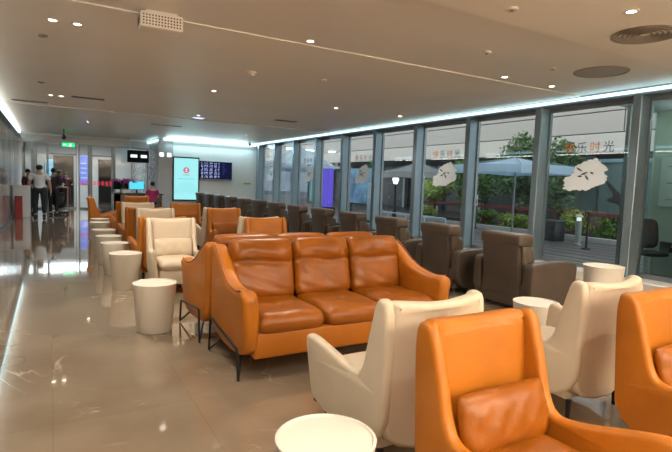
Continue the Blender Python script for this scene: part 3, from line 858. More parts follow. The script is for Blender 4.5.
# reception desk and things on it
t = empty('reception_desk', (2.75, 19.35, 0)); tag(t, 'dark reception desk with pale front end behind the far armchairs', 'desk')
obj('counter', bx(-.85, .85, -.32, .32, .80, .84, .008, 1), M_dark, t)
obj('front_panel', bx(-.82, .82, -.29, -.25, 0, .80), mat('desk_brown', (.12, .08, .06), .4), t)
obj('end_panel', bx(-.84, -.60, -.29, .28, 0, .799), M_grey, t)
obj('end_panel', bx(.80, .84, -.29, .28, 0, .799), M_grey, t)
def monitor(x, y, z, rz, lab, m, w=.52):
    t = empty('monitor', (x, y, z), rz); tag(t, lab, 'computer monitor')
    obj('screen_case', bx(-w / 2, w / 2, -.02, .02, .12, .44, .008, 1), M_black, t)
    obj('display', bx(-w / 2 + .015, w / 2 - .015, -.024, -.02, .14, .425), m, t, smooth=False)
    obj('stand', bx(-.03, .03, 0, .03, 0, .2), M_dark, t); obj('foot', bx(-.11, .11, -.08, .08, 0, .015, .004, 1), M_dark, t)
monitor(2.72, 19.35, .84, .0, 'glowing cyan computer monitor on the reception desk', emis('monitor_cyan', (.10, .62, .85), 1.1))
monitor(2.20, 19.4, .84, .15, 'dark computer monitor on the reception desk left of the glowing one', M_black)
# orchid
def orchid(x, y, z, lab, seed=1, sc_=1.0, cm=None):
    rnd = random.Random(seed)
    t = empty('potted_orchid', (x, y, z)); tag(t, lab, 'flower')
    bm = bmesh.new(); lathe(bm, [(0, 0), (.06, 0), (.085, .12), (.08, .13), (.07, .12), (0, .115)], 20); obj('pot', bm, M_white, t)
    bm = bmesh.new(); fl = bmesh.new()
    for k in range(4):
        a = rnd.random() * 6.28; dx, dy = math.cos(a), math.sin(a)
        L = .26 * sc_
        pts = spline([(0, 0, .12), (dx * .04, dy * .04, .12 + .18 * sc_), (dx * L * .6, dy * L * .4, .12 + .30 * sc_), (dx * L * 1.3, dy * L * .5, .12 + .25 * sc_)], 5)
        tube(bm, pts, .005, 5)
        for q in pts[7:]:
            for p in range(5):
                b = p * 1.2566 + rnd.random(); w = .045 * sc_
                c = Vector((q[0] + rnd.uniform(-.03, .03), q[1] + rnd.uniform(-.03, .03), q[2] + rnd.uniform(-.03, .03)))
                d = Vector((math.cos(b), rnd.uniform(-.4, .4), math.sin(b))) * w; s = d.cross(Vector((0, 1, .2))).normalized() * w * .45
                vs = [fl.verts.new(c), fl.verts.new(c + d * .5 + s), fl.verts.new(c + d), fl.verts.new(c + d * .5 - s)]; fl.faces.new(vs)
    obj('stem', bm, M_leafd, t); obj('blossom', fl, cm, t, smooth=False)
    lf = bmesh.new()
    for k in range(6):
        a = k * 1.05; d = Vector((math.cos(a), math.sin(a), 0))
        s = Vector((-d.y, d.x, 0)) * .025
        p0 = Vector((0, 0, .12)); p1 = p0 + d * .09 + Vector((0, 0, .06)); p2 = p0 + d * .19
        vs = [lf.verts.new(v) for v in (p0 - s * .5, p0 + s * .5, p1 + s, p2, p1 - s)]; lf.faces.new(vs)
    obj('leaf', lf, M_leafd, t)
M_purple = mat('orchid_purple', (.40, .03, .36), .5, var=.3)
orchid(2.25, 19.12, .84, 'purple orchid in a pot on the reception desk', 2, 1.15, M_purple)

# left counter, red bin, cart
t = empty('service_counter', (-.80, 18.9, 0)); tag(t, 'white counter cabinet by the left wall behind a red panel', 'counter')
obj('body', bx(-.22, .24, -.25, .6, 0, .98, .01, 1), mat('counter_white', (.66, .68, .70), .4), t)
obj('worktop', bx(-.24, .26, -.27, .62, .98, 1.02, .006, 1), M_white, t)
t = empty('red_stand', (-.86, 18.5, 0)); tag(t, 'dark red upright panel box in front of the white counter', 'box')
obj('body', bx(-.10, .10, -.08, .08, 0, .68, .01, 1), mat('dark_red', (.33, .02, .02), .4), t)
obj('rim', bx(-.105, .105, -.085, .085, .68, .70, .004, 1), M_dark, t)
t = empty('service_cart', (.30, 20.4, 0)); tag(t, 'pale trolley cart with a black load beside the man in the white shirt', 'cart')
obj('side_panel', bx(.22, .26, -.28, .28, .1, .95, .01, 1), mat('cart_beige', (.55, .48, .40), .5), t)
obj('top_tray', bx(-.28, .27, -.30, .30, .95, .98, .008, 1), mat('cart_beige2', (.55, .48, .40), .5), t)
obj('bottom_tray', bx(-.28, .27, -.30, .30, .10, .13, .008, 1), M_alud, t)
obj('side_panel', bx(-.28, -.25, -.28, .28, .1, .95, .01, 1), M_alud, t)
bm = bmesh.new(); cushion(bm, -.02, -.05, .50, .22, .2, .30, 3, 2.4, 8)
for v in bm.verts: v.co += Vector((.02 * math.sin(v.co.z * 31), .02 * math.sin(v.co.x * 27), 0))
obj('black_bag', bm, M_dark, t)
for sx in (-.24, .23):
    for sy in (-.24, .24):
        bm = bmesh.new(); tube(bm, [(sx - .012, sy, .05), (sx + .012, sy, .05)], .05, 14); obj('wheel', bm, M_dark, t)
orchid(.36, 20.45, .98, 'purple bouquet on top of the trolley cart', 5, .75, M_purple)

# ------------------------------------------------------------------ people
M_skin = mat('skin', (.50, .30, .20), .5); M_hair = mat('black_hair', (.012, .01, .01), .5)
def skinmesh(name, verts, edges, m, parent, sub=2, root=0):
    me = bpy.data.meshes.new(name); me.from_pydata([v[:3] for v in verts], edges, [])
    o = bpy.data.objects.new(name, me); col.objects.link(o)
    mod = o.modifiers.new('skin', 'SKIN'); mod.use_smooth_shade = True
    bpy.context.view_layer.update()
    sv = me.skin_vertices[0].data
    for i, v in enumerate(verts):
        r = v[3] if not isinstance(v[3], tuple) else v[3]
        sv[i].radius = (r, r) if not isinstance(r, tuple) else r
        sv[i].use_root = (i == root)
    s = o.modifiers.new('sub', 'SUBSURF'); s.levels = sub; s.render_levels = sub
    dg = bpy.context.evaluated_depsgraph_get(); dg.update()
    me2 = bpy.data.meshes.new_from_object(o.evaluated_get(dg)); bpy.data.objects.remove(o)
    me2.materials.clear(); me2.materials.append(m); me2.shade_smooth()
    o = bpy.data.objects.new(name, me2); col.objects.link(o)
    if parent: o.parent = parent
    return o
def person(x, y, rz, lab, shirt, trousers, pose='stand', sleeve='short', cap=None, h=1.70, seat=.46):
    t = empty('person', (x, y, 0), rz); tag(t, lab, 'person')
    S = h / 1.70; dz = 0
    V = []; E = []
    def add(p, r, par=None):
        V.append((p[0] * S, p[1] * S, p[2] * S, r * S if not isinstance(r, tuple) else (r[0] * S, r[1] * S)))
        if par is not None: E.append((par, len(V) - 1))
        return len(V) - 1
    sit = pose == 'sit'
    hz = seat / S + .09 if sit else .92
    up = hz - .92
    pel = add((0, 0, hz), (.125, .10))
    w = add((0, 0, 1.08 + up), (.115, .09), pel); c = add((0, .01, 1.27 + up), (.135, .10), w); n0 = add((0, .01, 1.40 + up), (.075, .07), c)
    nk = add((0, -.005, 1.49 + up), .048, n0); hd = add((0, -.015, 1.585 + up), (.070, .085), nk); tp = add((0, .0, 1.655 + up), (.062, .070), hd)
    ns = add((0, -.095, 1.575 + up), .014, hd)
    shoulders, elbows, wrists, hips, knees, ankles = [], [], [], [], [], []
    for s in (-1, 1):
        sh = add((s * .175, .01, 1.39 + up), .058, c)
        if pose == 'stand': el = add((s * .23, .04, 1.11), .042, sh); wr = add((s * .25, -.02, .87), .028, el)
        elif pose == 'work' or sit: el = add((s * .23, -.03, 1.12 + up), .042, sh); wr = add((s * .16, -.25, 1.12 + up), .028, el)
        else: el = add((s * .22, -.05, 1.13), .042, sh); wr = add((s * .18, -.24, 1.02), .028, el)
        d = Vector((V[wr][0] - V[el][0], V[wr][1] - V[el][1], V[wr][2] - V[el][2])).normalized()
        side = Vector((0, -1, 0)) if abs(d.z) > .7 else Vector((-s, 0, 0))
        wv = Vector(V[wr][:3]) / S
        pm = add(wv + d * .05, .026, wr)
        for k, (off, ln) in enumerate(((-.026, .065), (-.009, .078), (.009, .074), (.026, .058))):
            f1 = add(wv + d * .09 + side * off, .0095, pm); f2 = add(wv + d * (.09 + ln * .55) + side * off * 1.1 + Vector((-s * .006, 0, -.004)), .0085, f1); add(wv + d * (.09 + ln) + side * off * 1.1 + Vector((-s * .018, 0, -.012)), .007, f2)
        th = add(wv + d * .03 + side * .038, .0105, pm); add(wv + d * .07 + side * .055, .009, th)
        hp = add((s * .09, 0, hz - .06), .088, pel)
        if sit: kn = add((s * .11, -.42, hz - .03), .058, hp); an = add((s * .11, -.40, .09), .036, kn)
        else:
            st_ = .05 * s if pose == 'walk' else .0
            kn = add((s * .10, -.02 + st_, .49), .056, hp); an = add((s * .10, .02 + st_ * 1.5, .09), .036, kn)
        p0 = Vector(V[an][:3]) / S
        ft = add((p0.x, p0.y - .04, .045), .035, an); add((p0.x * 1.08, p0.y - .16, .03), .028, ft)
        shoulders.append(sh); elbows.append(el); wrists.append(wr); hips.append(hp); knees.append(kn); ankles.append(an)
    body = skinmesh('body', V, E, M_skin, t)
    P = lambda i: Vector(V[i][:3])
    def sk(name, chain, edges, m): return skinmesh(name, [(*p, r) for p, r in chain], edges, m, t)
    g = .016
    ch = [(P(pel) - Vector((0, 0, .04)), (.146 * S, .122 * S)), (P(w) - Vector((0, 0, .06)), (.142 * S, .118 * S)), (P(w), (.135 * S, .108 * S)), (P(c), (.152 * S, .115 * S)), (P(n0), (.085 * S, .08 * S))]
    ed = [(0, 1), (1, 2), (2, 3), (3, 4)]
    for s in (0, 1):
        i = len(ch); ch.append((P(shoulders[s]), .072 * S)); ed.append((3, i))
        if sleeve == 'short': ch.append((P(shoulders[s]).lerp(P(elbows[s]), .7), .062 * S)); ed.append((i, i + 1))
        else:
            ch.append((P(elbows[s]), .055 * S)); ed.append((i, i + 1)); ch.append((P(elbows[s]).lerp(P(wrists[s]), .92), .042 * S)); ed.append((i + 1, i + 2))
    sk('shirt', ch, ed, shirt)
    ch = [(P(pel) + Vector((0, 0, .12)), (.134 * S, .112 * S)), (P(pel), (.142 * S, .118 * S))]; ed = [(0, 1)]
    for s in (0, 1):
        i = len(ch); ch += [(P(hips[s]), .102 * S), (P(knees[s]), .074 * S), (P(ankles[s]) + Vector((0, 0, .02)), .055 * S)]; ed += [(1, i), (i, i + 1), (i + 1, i + 2)]
    sk('trousers', ch, ed, trousers)
    for s in (0, 1):
        a = P(ankles[s]); bm = bmesh.new(); cushion(bm, a.x, a.y - .06, .045, .048, .14, .045, 2.6, 2.2, 8); obj('shoe', bm, M_dark, t, angle=180)
    hp_ = P(hd); bm = bmesh.new()
    cushion(bm, hp_.x, hp_.y + .018, hp_.z + .035, .083 * S, .098 * S, .09 * S, 2, 2, 10)
    for v in bm.verts:
        if v.co.z < hp_.z - .005 and v.co.y < hp_.y + .0: v.co.z = hp_.z + .03; v.co.y = max(v.co.y, hp_.y - .07)
    obj('hair', bm, M_hair, t, angle=180)
    for s in (-1, 1):
        bm = bmesh.new(); cushion(bm, hp_.x + s * .03, hp_.y - .083 * S, hp_.z + .01, .012, .006, .006, 2, 2, 5); obj('eye', bm, M_dark, t, angle=180)
    bm = bmesh.new(); cushion(bm, hp_.x, hp_.y - .078 * S, hp_.z - .045, .022, .008, .006, 2, 2, 5); obj('mouth', bm, mat('lips', (.4, .12, .1), .5), t, angle=180)
    if cap:
        bm = bmesh.new(); lathe(bm, [(0, .075), (.06, .068), (.088, .03), (.092, -.005)], 20, (hp_.x, hp_.y + .012, hp_.z + .065))
        slab(bm, [(hp_.x - .06, hp_.y - .06), (hp_.x - .045, hp_.y - .14), (hp_.x, hp_.y - .16), (hp_.x + .045, hp_.y - .14), (hp_.x + .06, hp_.y - .06)], .008, 'z', .002, 1, None, hp_.z + .062)
        obj('cap', bm, cap, t)
    return t
F = lambda n, c: mat(n, c, .75, var=.06)
M_shw = F('white_shirt', (.74, .76, .80)); M_trb = F('black_trousers', (.015, .015, .018))
pm_ = person(-.30, 18.95, PI, 'person in white short sleeved shirt and black trousers seen from behind in the aisle', M_shw, M_trb, 'stand', 'short')
pm_.scale = (1.25, 1.2, 1.0)
person(.10, 19.9, PI - .3, 'person in dark clothes leaning over the trolley, beside the man in white', F('black_top', (.03, .03, .035)), M_trb, 'work', 'long', h=1.62)
person(-.66, 20.3, .7, 'person in dark purple top standing behind the white counter at left', F('plum_top', (.10, .03, .08)), M_trb, 'work', 'long', h=1.56)
person(.30, 21.7, .2, 'person in purple top and pale cap behind the trolley cart', F('purple_top', (.30, .05, .34)), M_trb, 'work', 'long', F('pale_cap', (.7, .7, .72)), h=1.58)
person(.62, 24.6, .3, 'person in maroon clothes standing in the dark doorway behind the glass', F('maroon_top', (.20, .03, .05)), F('maroon_skirt', (.16, .03, .05)), 'work', 'long', h=1.5)
# seated clerk on an office chair
t = empty('office_chair', (3.10, 18.35, 0)); tag(t, 'black office chair of the reception clerk', 'chair')
bm = bmesh.new(); cushion(bm, 0, 0, .43, .23, .22, .035, 5, 3); obj('seat', bm, M_dark, t, angle=180)
bm = bmesh.new(); lathe(bm, [(0, .06), (.025, .06), (.025, .40), (0, .40)], 12); obj('gas_post', bm, M_chrome, t)
for k in range(5):
    a = k * 2 * PI / 5; bm = bmesh.new(); tube(bm, [(0, 0, .09), (.26 * math.cos(a), .26 * math.sin(a), .055)], .018, 8); l = obj('base_arm', bm, M_dark, t)
    bm = bmesh.new(); lathe(bm, [(0, 0), (.022, .006), (.03, .03), (.022, .05), (0, .055)], 10, (.26 * math.cos(a), .26 * math.sin(a), 0)); obj('caster', bm, M_dark, l)
bm = bmesh.new(); box(bm, .24, .27, -.05, .15, .44, .60); obj('armrest', bm, M_dark, t)
person(3.10, 18.35, PI + .25, 'seated person in magenta top with black hair working at the reception desk', F('magenta_top', (.38, .02, .13)), M_trb, 'sit', 'short', h=1.6)

# ------------------------------------------------------------------ outside
struct('ground_outside', bx(XW + .15, 45, -12, 60, -.12, -.02), M_pave)
def leaves(name, c, rad, n, size, m, parent=None, seed=0, box_=False):
    rnd = random.Random(seed); vs = []; fs = []
    # lumpy crown made of several blobs
    blobs = [(Vector((rnd.uniform(-.55, .55) * rad[0], rnd.uniform(-.55, .55) * rad[1], rnd.uniform(-.55, .6) * rad[2])), rnd.uniform(.35, .6)) for _ in range(14)]
    for i in range(n):
        if box_: p = Vector((rnd.uniform(-1, 1) * rad[0], rnd.uniform(-1, 1) * rad[1], rnd.uniform(-1, 1) * rad[2]))
        else:
            b, k = blobs[i % len(blobs)]
            d = Vector((rnd.gauss(0, 1), rnd.gauss(0, 1), rnd.gauss(0, 1))).normalized() * (rnd.random() ** .4) * k
            p = b + Vector((d.x * rad[0], d.y * rad[1], d.z * rad[2]))
        u = Vector((rnd.gauss(0, 1), rnd.gauss(0, 1), rnd.gauss(0, .7))).normalized(); w = u.orthogonal().normalized()
        q = Matrix.Rotation(rnd.random() * 6.28, 3, u) @ w
        s = size * rnd.uniform(.6, 1.3); p = p + Vector(c)
        k0 = len(vs); vs += [p - u * s, p + q * s * .45, p + u * s, p - q * s * .45]; fs.append((k0, k0 + 1, k0 + 2, k0 + 3))
    me = bpy.data.meshes.new(name); me.from_pydata(vs, [], fs); me.materials.append(m)
    o = bpy.data.objects.new(name, me); col.objects.link(o)
    if parent: o.parent = parent
    return o
def shrub(x, y, r, h, lab, m, n=1600, seed=0, ls=.07, flowers=0):
    t = empty('shrub', (x, y, -.02)); tag(t, lab, 'shrub', 'shrubs outside the windows')
    leaves('foliage', (0, 0, h * .55), (r, r, h * .5), n, ls, m, t, seed)
    bm = bmesh.new(); rnd = random.Random(seed)
    for k in range(5):
        a = rnd.random() * 6.28; tube(bm, spline([(0, 0, 0), (.1 * math.cos(a), .1 * math.sin(a), h * .3), (r * .5 * math.cos(a), r * .5 * math.sin(a), h * .75)], 3), .02, 5)
    obj('stem', bm, M_bark, t)
    if flowers: leaves('blossom', (0, 0, h * .62), (r, r, h * .48), flowers, ls * .7, M_flower, t, seed + 50)
def treeo(x, y, r, h, lab, m, n=4000, seed=0):
    t = empty('tree', (x, y, -.02)); tag(t, lab, 'tree', 'trees outside the windows')
    leaves('foliage', (0, 0, h * .60), (r, r, h * .42), n, .09, m, t, seed)
    bm = bmesh.new(); tube(bm, [(0, 0, 0), (.05, 0, h * .3), (0, .05, h * .7)], [.09, .07, .03], 8)
    rnd = random.Random(seed)
    for k in range(6):
        a = rnd.random() * 6.28; tube(bm, [(.02, 0, h * .35), (r * .5 * math.cos(a), r * .5 * math.sin(a), h * (.55 + .2 * rnd.random()))], [.04, .015], 6)
    obj('trunk', bm, M_bark, t)
treeo(15.7, 15.8, 1.1, 2.7, 'bushy green tree behind the second sticker from the right', M_leaf, 4200, 1)
treeo(15.7, 18.2, .9, 2.2, 'smaller green tree left of the bushy green tree', M_leafy, 2600, 2)
treeo(15.6, 13.3, 1.15, 3.5, 'tall dark green tree behind the blue grey umbrella', M_leafd, 5200, 3)
treeo(15.2, 11.2, .8, 3.2, 'dark green tree beside the nearest sticker pane', M_leafd, 4200, 4)
SH = .35
for i, (x, y, r, h, m, fl, lab) in enumerate((
        (14.55, 14.6, .5, .7, M_leafy, 0, 'low yellow green shrub in the planter bed below the bushy tree'),
        (14.6, 13.9, .5, .65, M_leaf, 60, 'low green shrub with red blossom in front of the tall dark tree'),
        (14.6, 12.6, .6, .6, M_leafy, 0, 'low pale shrub to the left of the dark bin'),
        (14.9, 10.3, .7, 1.0, M_leafy, 140, 'yellow green shrub with red blossom beside the dark bin'),
        (15.3, 9.2, .6, .75, M_leaf, 60, 'green shrub behind the bollard light'),
        (14.8, 17.6, .6, .7, M_leafy, 50, 'low shrub with some red left of the bushy tree'))):
    shrub(x, y, r, h, lab, m, 1500, 20 + i, .06, fl)
# planter kerb
t = empty('planter_kerb', (14.0, 12.2, -.02)); tag(t, 'long pale kerb in front of the planting bed outside', 'kerb')
obj('kerb', bx(-.12, .0, -4.0, 7.6, 0, .16, .01, 1), M_conc, t)
struct('ground_bed', bx(14.01, 17.0, 8.2, 19.8, -.02, .02), mat('soil', (.05, .04, .03), .9, var=.3))
# red benches strip behind
t = empty('red_barrier', (15.2, 13.0, -.02)); tag(t, 'long red barrier rail in the planting bed', 'rail')
obj('rail', bx(-.03, .03, -4, 6, .72, .84, .01, 1), mat('rail_red', (.14, .02, .03), .6), t)
for y in (-3.8, 0, 2.5, 5.8): obj('post', bx(-.03, .03, y - .03, y + .03, 0, .73), M_dark, t)
# bollard light
def bollard(x, y, lab, h=.86):
    t = empty('bollard_light', (x, y, -.02)); tag(t, lab, 'bollard light', 'bollard lights on the paving')
    bm = bmesh.new(); lathe(bm, [(0, 0), (.11, 0), (.11, .03), (.085, .05), (.085, h - .18), (0, h - .18)], 20); obj('post', bm, mat('bollard_grey', (.28, .29, .28), .4, .4), t)
    bm = bmesh.new(); lathe(bm, [(.06, h - .18), (.06, h - .08), (0, h - .08)], 20); obj('lens', bm, emis('bollard_glow', (1, .95, .85), 1.0), t)
    bm = bmesh.new(); lathe(bm, [(0, h), (.06, h - .01), (.11, h - .05), (.115, h - .08), (0, h - .08)], 20); obj('hood', bm, M_conc, t)
bollard(12.85, 8.75, 'grey bollard light with pale domed hood on the paving, nearest')
t = empty('litter_bin', (13.1, 9.75, -.02)); tag(t, 'dark square litter bin next to the bollard light', 'bin')
obj('body', bx(-.24, .24, -.24, .24, 0, .58, .02, 2), M_dark, t); obj('rim', bx(-.26, .26, -.26, .26, .58, .62, .01, 1), mat('bin_rim', (.08, .08, .08), .4), t)
def postthing(x, y, h, lab):
    t = empty('sign_post', (x, y, -.02)); tag(t, lab, 'post')
    bm = bmesh.new(); lathe(bm, [(0, 0), (.12, 0), (.12, .02), (.03, .03), (.03, h), (0, h)], 12); obj('pole', bm, M_dark, t)
    bm = bmesh.new(); lathe(bm, [(0, h + .05), (.045, h + .03), (.05, h), (0, h - .01)], 12); obj('finial', bm, M_dark, t)
postthing(12.2, 8.05, .95, 'thin dark post on the paving right of the bollard light')
t = empty('lamp_post', (13.5, 18.3, -.02)); tag(t, 'dark lamp post with a glowing white lantern', 'street lamp')
bm = bmesh.new(); lathe(bm, [(0, 0), (.10, 0), (.09, .3), (.05, .4), (.045, 1.55), (0, 1.55)], 14); obj('post', bm, M_dark, t)
bm = bmesh.new(); lathe(bm, [(.08, 1.55), (.15, 1.75), (.12, 1.85), (.0, 1.9)], 16); obj('lantern', bm, emis('lantern_glow', (1, 1, .95), 2.5), t)
t = empty('sign_post', (13.6, 13.4, -.02)); tag(t, 'dark post carrying a small white and red notice before the dark tree', 'sign')
bm = bmesh.new(); tube(bm, [(0, 0, 0), (0, 0, 1.4)], .04, 8); obj('pole', bm, M_dark, t)
obj('notice', bx(-.06, -.045, -.10, .10, .85, 1.25), M_stk, t, smooth=False); obj('red_print', bx(-.062, -.06, -.08, .08, .92, 1.08), M_flower, t, smooth=False)
# parasols outside
for _m in (M_umb, M_umbw):
    _n = _m.node_tree; _t = _n.nodes.new('ShaderNodeBsdfTranslucent'); _t.inputs[0].default_value = (.7, .8, .9, 1)
    _x = _n.nodes.new('ShaderNodeMixShader'); _x.inputs[0].default_value = .45
    _n.links.new(_n.nodes['Principled BSDF'].outputs[0], _x.inputs[1]); _n.links.new(_t.outputs[0], _x.inputs[2])
    _n.links.new(_x.outputs[0], _n.nodes['Material Output'].inputs[0])
def parasol(x, y, R, z0, z1, lab, m, n=4):
    t = empty('patio_umbrella', (x, y, -.02)); tag(t, lab, 'umbrella', 'patio umbrellas outside')
    bm = bmesh.new()
    rim = [Vector((R * math.cos(PI / 4 + 2 * PI * k / n), R * math.sin(PI / 4 + 2 * PI * k / n), z0)) for k in range(n)]
    ring = []
    for k in range(n):
        a, b = rim[k], rim[(k + 1) % n]
        for q in range(4):
            p = a.lerp(b, q / 4); p.z += .03 * math.sin(PI * q / 4); ring.append(p)
    ctr = Vector((0, 0, z1))
    rows = []
    for f in (1, .66, .33, .06):
        rows.append([bm.verts.new(ctr.lerp(p, f) + Vector((0, 0, -.10 * f * (1 - f) * 2))) for p in ring])
    N = len(ring)
    for a, b in zip(rows, rows[1:]):
        for k in range(N): bm.faces.new((a[k], a[(k + 1) % N], b[(k + 1) % N], b[k]))
    bm.faces.new(rows[-1])
    bmesh.ops.solidify(bm, geom=bm.faces[:], thickness=.01)
    obj('canopy', bm, m, t, angle=20)
    bm = bmesh.new()
    for k in range(N):
        p, q = ring[k], ring[(k + 1) % N]; d = Vector((0, 0, -.24)); o1 = Vector((p.x, p.y, 0)).normalized() * .006; o2 = Vector((q.x, q.y, 0)).normalized() * .006
        for sgn in (1, -1):
            vs_ = [bm.verts.new(v) for v in (p + o1 * sgn, q + o2 * sgn, q + d + o2 * sgn, p + d + o1 * sgn)]; bm.faces.new(vs_)
    obj('valance', bm, m, t, smooth=False)
    bm = bmesh.new(); tube(bm, [(0, 0, .06), (0, 0, z1)], .03, 10); obj('pole', bm, M_alud, t)
    bm = bmesh.new(); box(bm, -.35, .35, -.35, .35, 0, .07, .02, 1); obj('base', bm, M_conc, t)
    bm = bmesh.new()
    for p in rim: tube(bm, [(0, 0, z1 - .02), (p.x * .97, p.y * .97, p.z + .0)], .012, 6)
    obj('rib', bm, M_alud, t)
parasol(12.3, 10.6, 1.9, 2.18, 2.46, 'wide blue grey patio umbrella beyond the second nearest full window pane', M_umb)
parasol(12.9, 16.0, 1.5, 2.02, 2.45, 'dark grey patio umbrella left of the bushy tree', M_umbg)
parasol(12.8, 27.0, 2.2, 2.5, 3.6, 'pale blue white patio umbrella seen through the far left panes', M_umbw)
parasol(11.4, 31.0, 1.8, 2.3, 3.3, 'white patio umbrella seen through the farthest pane', M_umbw)
# fascia of the canopy building
t = empty('canopy_building', (17, 20, -.02)); tag(t, 'pale panelled canopy facade above dark shopfronts outside', 'building')
bm = bmesh.new()
for j, (z0, z1) in enumerate(((3.62, 4.33), (4.37, 5.3), (5.34, 6.5))):
    y = -17.0
    while y < 24: box(bm, 0, .12, y, y + 3.55, z0, z1); y += 3.6
obj('fascia_panel', bm, M_fascia, t, smooth=False)
obj('lower_strip', bx(-.02, .12, -17, 24, 2.90, 3.58), M_fasciaw, t, smooth=False)
obj('backing_wall', bx(.121, .3, -17, 24, 2.88, 6.6), M_hole, t, smooth=False)
obj('soffit', bx(.3, 5, -17, 24, 2.88, 3.0), mat('soffit_grey', (.3, .3, .3), .6), t, smooth=False)
obj('shopfront', bx(4.9, 5.1, -17, 24, 0, 2.9), M_shop, t, smooth=False)
bm = bmesh.new()
for k in range(12): box(bm, 4.6, 4.9, -17 + 3.6 * k, -16.8 + 3.6 * k, 0, 2.88)
obj('pillar', bm, M_grey, t, smooth=False)
bm = bmesh.new()
for k in range(11):
    box(bm, 4.85, 4.895, -16.5 + 3.6 * k, -16.5 + 3.6 * k + 2.2, 2.2, 2.5)
obj('shop_sign_band', bm, mat('band_teal', (.12, .22, .24), .5), t, smooth=False)
# glass shelter behind nearest sticker pane
t = empty('glass_shelter', (16.2, 9.5, -.02)); tag(t, 'greenish glass screen shelter behind the nearest sticker pane', 'shelter')
M_gsh = mat('shelter_panel', (.16, .22, .21), .25, .1, var=.15, vscale=.6)
obj('panel', bx(.0, .06, -1.6, 2.2, .5, 2.5), M_gsh, t, smooth=False)
bm = bmesh.new()
for y in (-1.6, -.35, .9, 2.2): box(bm, -.05, .0, y - .03, y + .03, 0, 2.6)
obj('frame_post', bm, M_chrome, t, smooth=False)
obj('crest_rail', bx(-.06, .08, -1.7, 2.3, 2.5, 2.62), mat('teal_rail', (.20, .32, .36), .4), t, smooth=False)
obj('lower_wall', bx(.0, .08, -1.6, 2.2, 0, .5), mat('brick_low', (.20, .13, .13), .8, var=.4, vscale=6), t, smooth=False)
# silhouette of a plane like emblem
bm = bmesh.new(); 
slab(bm, spline([(-.9, 1.05), (-.4, 1.15), (.1, 1.45), (.55, 1.85), (.62, 1.80), (.35, 1.40), (.6, 1.25), (.2, 1.15), (-.1, .90), (-.25, .92), (-.1, 1.08), (-.9, 1.05)], 3)[:-1], .01, 'x', 0, 1, None, -.02)
obj('dark_silhouette', bm, M_hole, t, smooth=False)
# office kiosk at far right
t = empty('office_kiosk', (9.0, 2.0, -.02)); tag(t, 'lit glass office outside the rightmost pane with pale green wall', 'building')
obj('back_wall', bx(.75, .85, -3.4, 3.25, 0, 3.0), mat('pale_green_wall', (.36, .43, .36), .6), t, smooth=False)
obj('roof', bx(-.35, .95, -3.5, 3.3, 3.0, 3.12), M_grey, t, smooth=False)
obj('corner_post', bx(-.32, -.26, 3.10, 3.16, 0, 3.0), M_alud, t, smooth=False)
obj('glass_front', bx(-.30, -.28, -3.4, 3.08, .02, 3.0), M_glassp, t, smooth=False)
t = empty('paper_notice', (9.74, 4.45, 1.25)); tag(t, 'white paper notice with lines of print on the pale green office wall', 'poster')
obj('sheet', bx(-.01, .009, -.6, .62, 0, .9), mat('paper', (.50, .55, .50), .7), t, smooth=False)
bm = bmesh.new()
for k in range(7): box(bm, -.013, -.011, -.45, .5 - .2 * (k % 3), .12 + k * .1, .14 + k * .1)
obj('printed_lines', bm, M_grille, t, smooth=False)
t = empty('office_desk', (9.35, 3.7, -.02)); tag(t, 'dark office desk with pale top in the glass office', 'desk')
obj('desktop', bx(-.30, .30, -1.2, .75, .60, .64, .005, 1), mat('desk_pale', (.5, .52, .5), .4), t)
for y in (-1.15, .65): obj('leg_panel', bx(-.28, .28, y, y + .04, 0, .60), M_dark, t)
t = empty('office_chair', (9.0, 4.72, -.02), -.5); tag(t, 'black high backed office chair in the glass office', 'chair')
bm = bmesh.new(); cushion(bm, 0, 0, .47, .22, .21, .05, 4, 3); obj('seat', bm, M_dark, t, angle=180)
bm = bmesh.new(); cushion(bm, 0, 0, 0, .21, .26, .05, 4, 3); bmesh.ops.transform(bm, matrix=Matrix.Translation((0, .19, .80)) @ Matrix.Rotation(math.radians(82), 4, 'X'), verts=bm.verts); obj('backrest', bm, M_dark, t, angle=180)
bm = bmesh.new(); lathe(bm, [(0, .05), (.03, .05), (.03, .45), (0, .45)], 10); obj('gas_post', bm, M_chrome, t)
for k in range(5):
    a = k * 2 * PI / 5; bm = bmesh.new(); tube(bm, [(0, 0, .09), (.24 * math.cos(a), .24 * math.sin(a), .02)], .02, 8); obj('base_arm', bm, M_dark, t)
for s in (-1, 1): obj('armrest', bx(s * .25 - .025, s * .25 + .025, -.12, .16, .50, .68, .01, 1), M_dark, t)
kl = bpy.data.lights.new('kiosk_lamp', 'POINT'); kl.energy = 14; kl.color = (.95, 1, .88); kl.shadow_soft_size = .15
ko = bpy.data.objects.new('kiosk_lamp', kl); col.objects.link(ko); ko.location = (9.2, 4.2, 2.75)
# purple lit column, light blue hoarding, white banner stand
t = empty('lit_column', (12.0, 22.3, -.02)); tag(t, 'square column glowing violet outside the middle panes', 'light column')
obj('shaft', bx(-.3, .3, -.42, .42, .30, 2.2), emis('violet_glow', (.20, .12, .95), .75), t, smooth=False)
obj('plinth', bx(-.35, .35, -.6, .6, 0, .30), M_dark, t, smooth=False); obj('cap', bx(-.4, .4, -.8, .8, 2.2, 2.3), M_umbw, t, smooth=False)
t = empty('blue_hoarding', (13.2, 20.4, -.02)); tag(t, 'light blue printed hoarding behind the third sticker from the right', 'banner')
obj('panel', bx(0, .08, -1.2, 1.3, .55, 2.25), mat('hoarding_blue', (.22, .42, .55), .5, var=.5, vscale=2.5), t, smooth=False)
for y in (-1.15, 1.2): obj('leg', bx(0, .08, y - .04, y + .04, 0, .55), M_dark, t)
t = empty('banner_stand', (11.0, 16.6, -.02)); tag(t, 'narrow white upright stand below the third sticker from the right', 'banner')
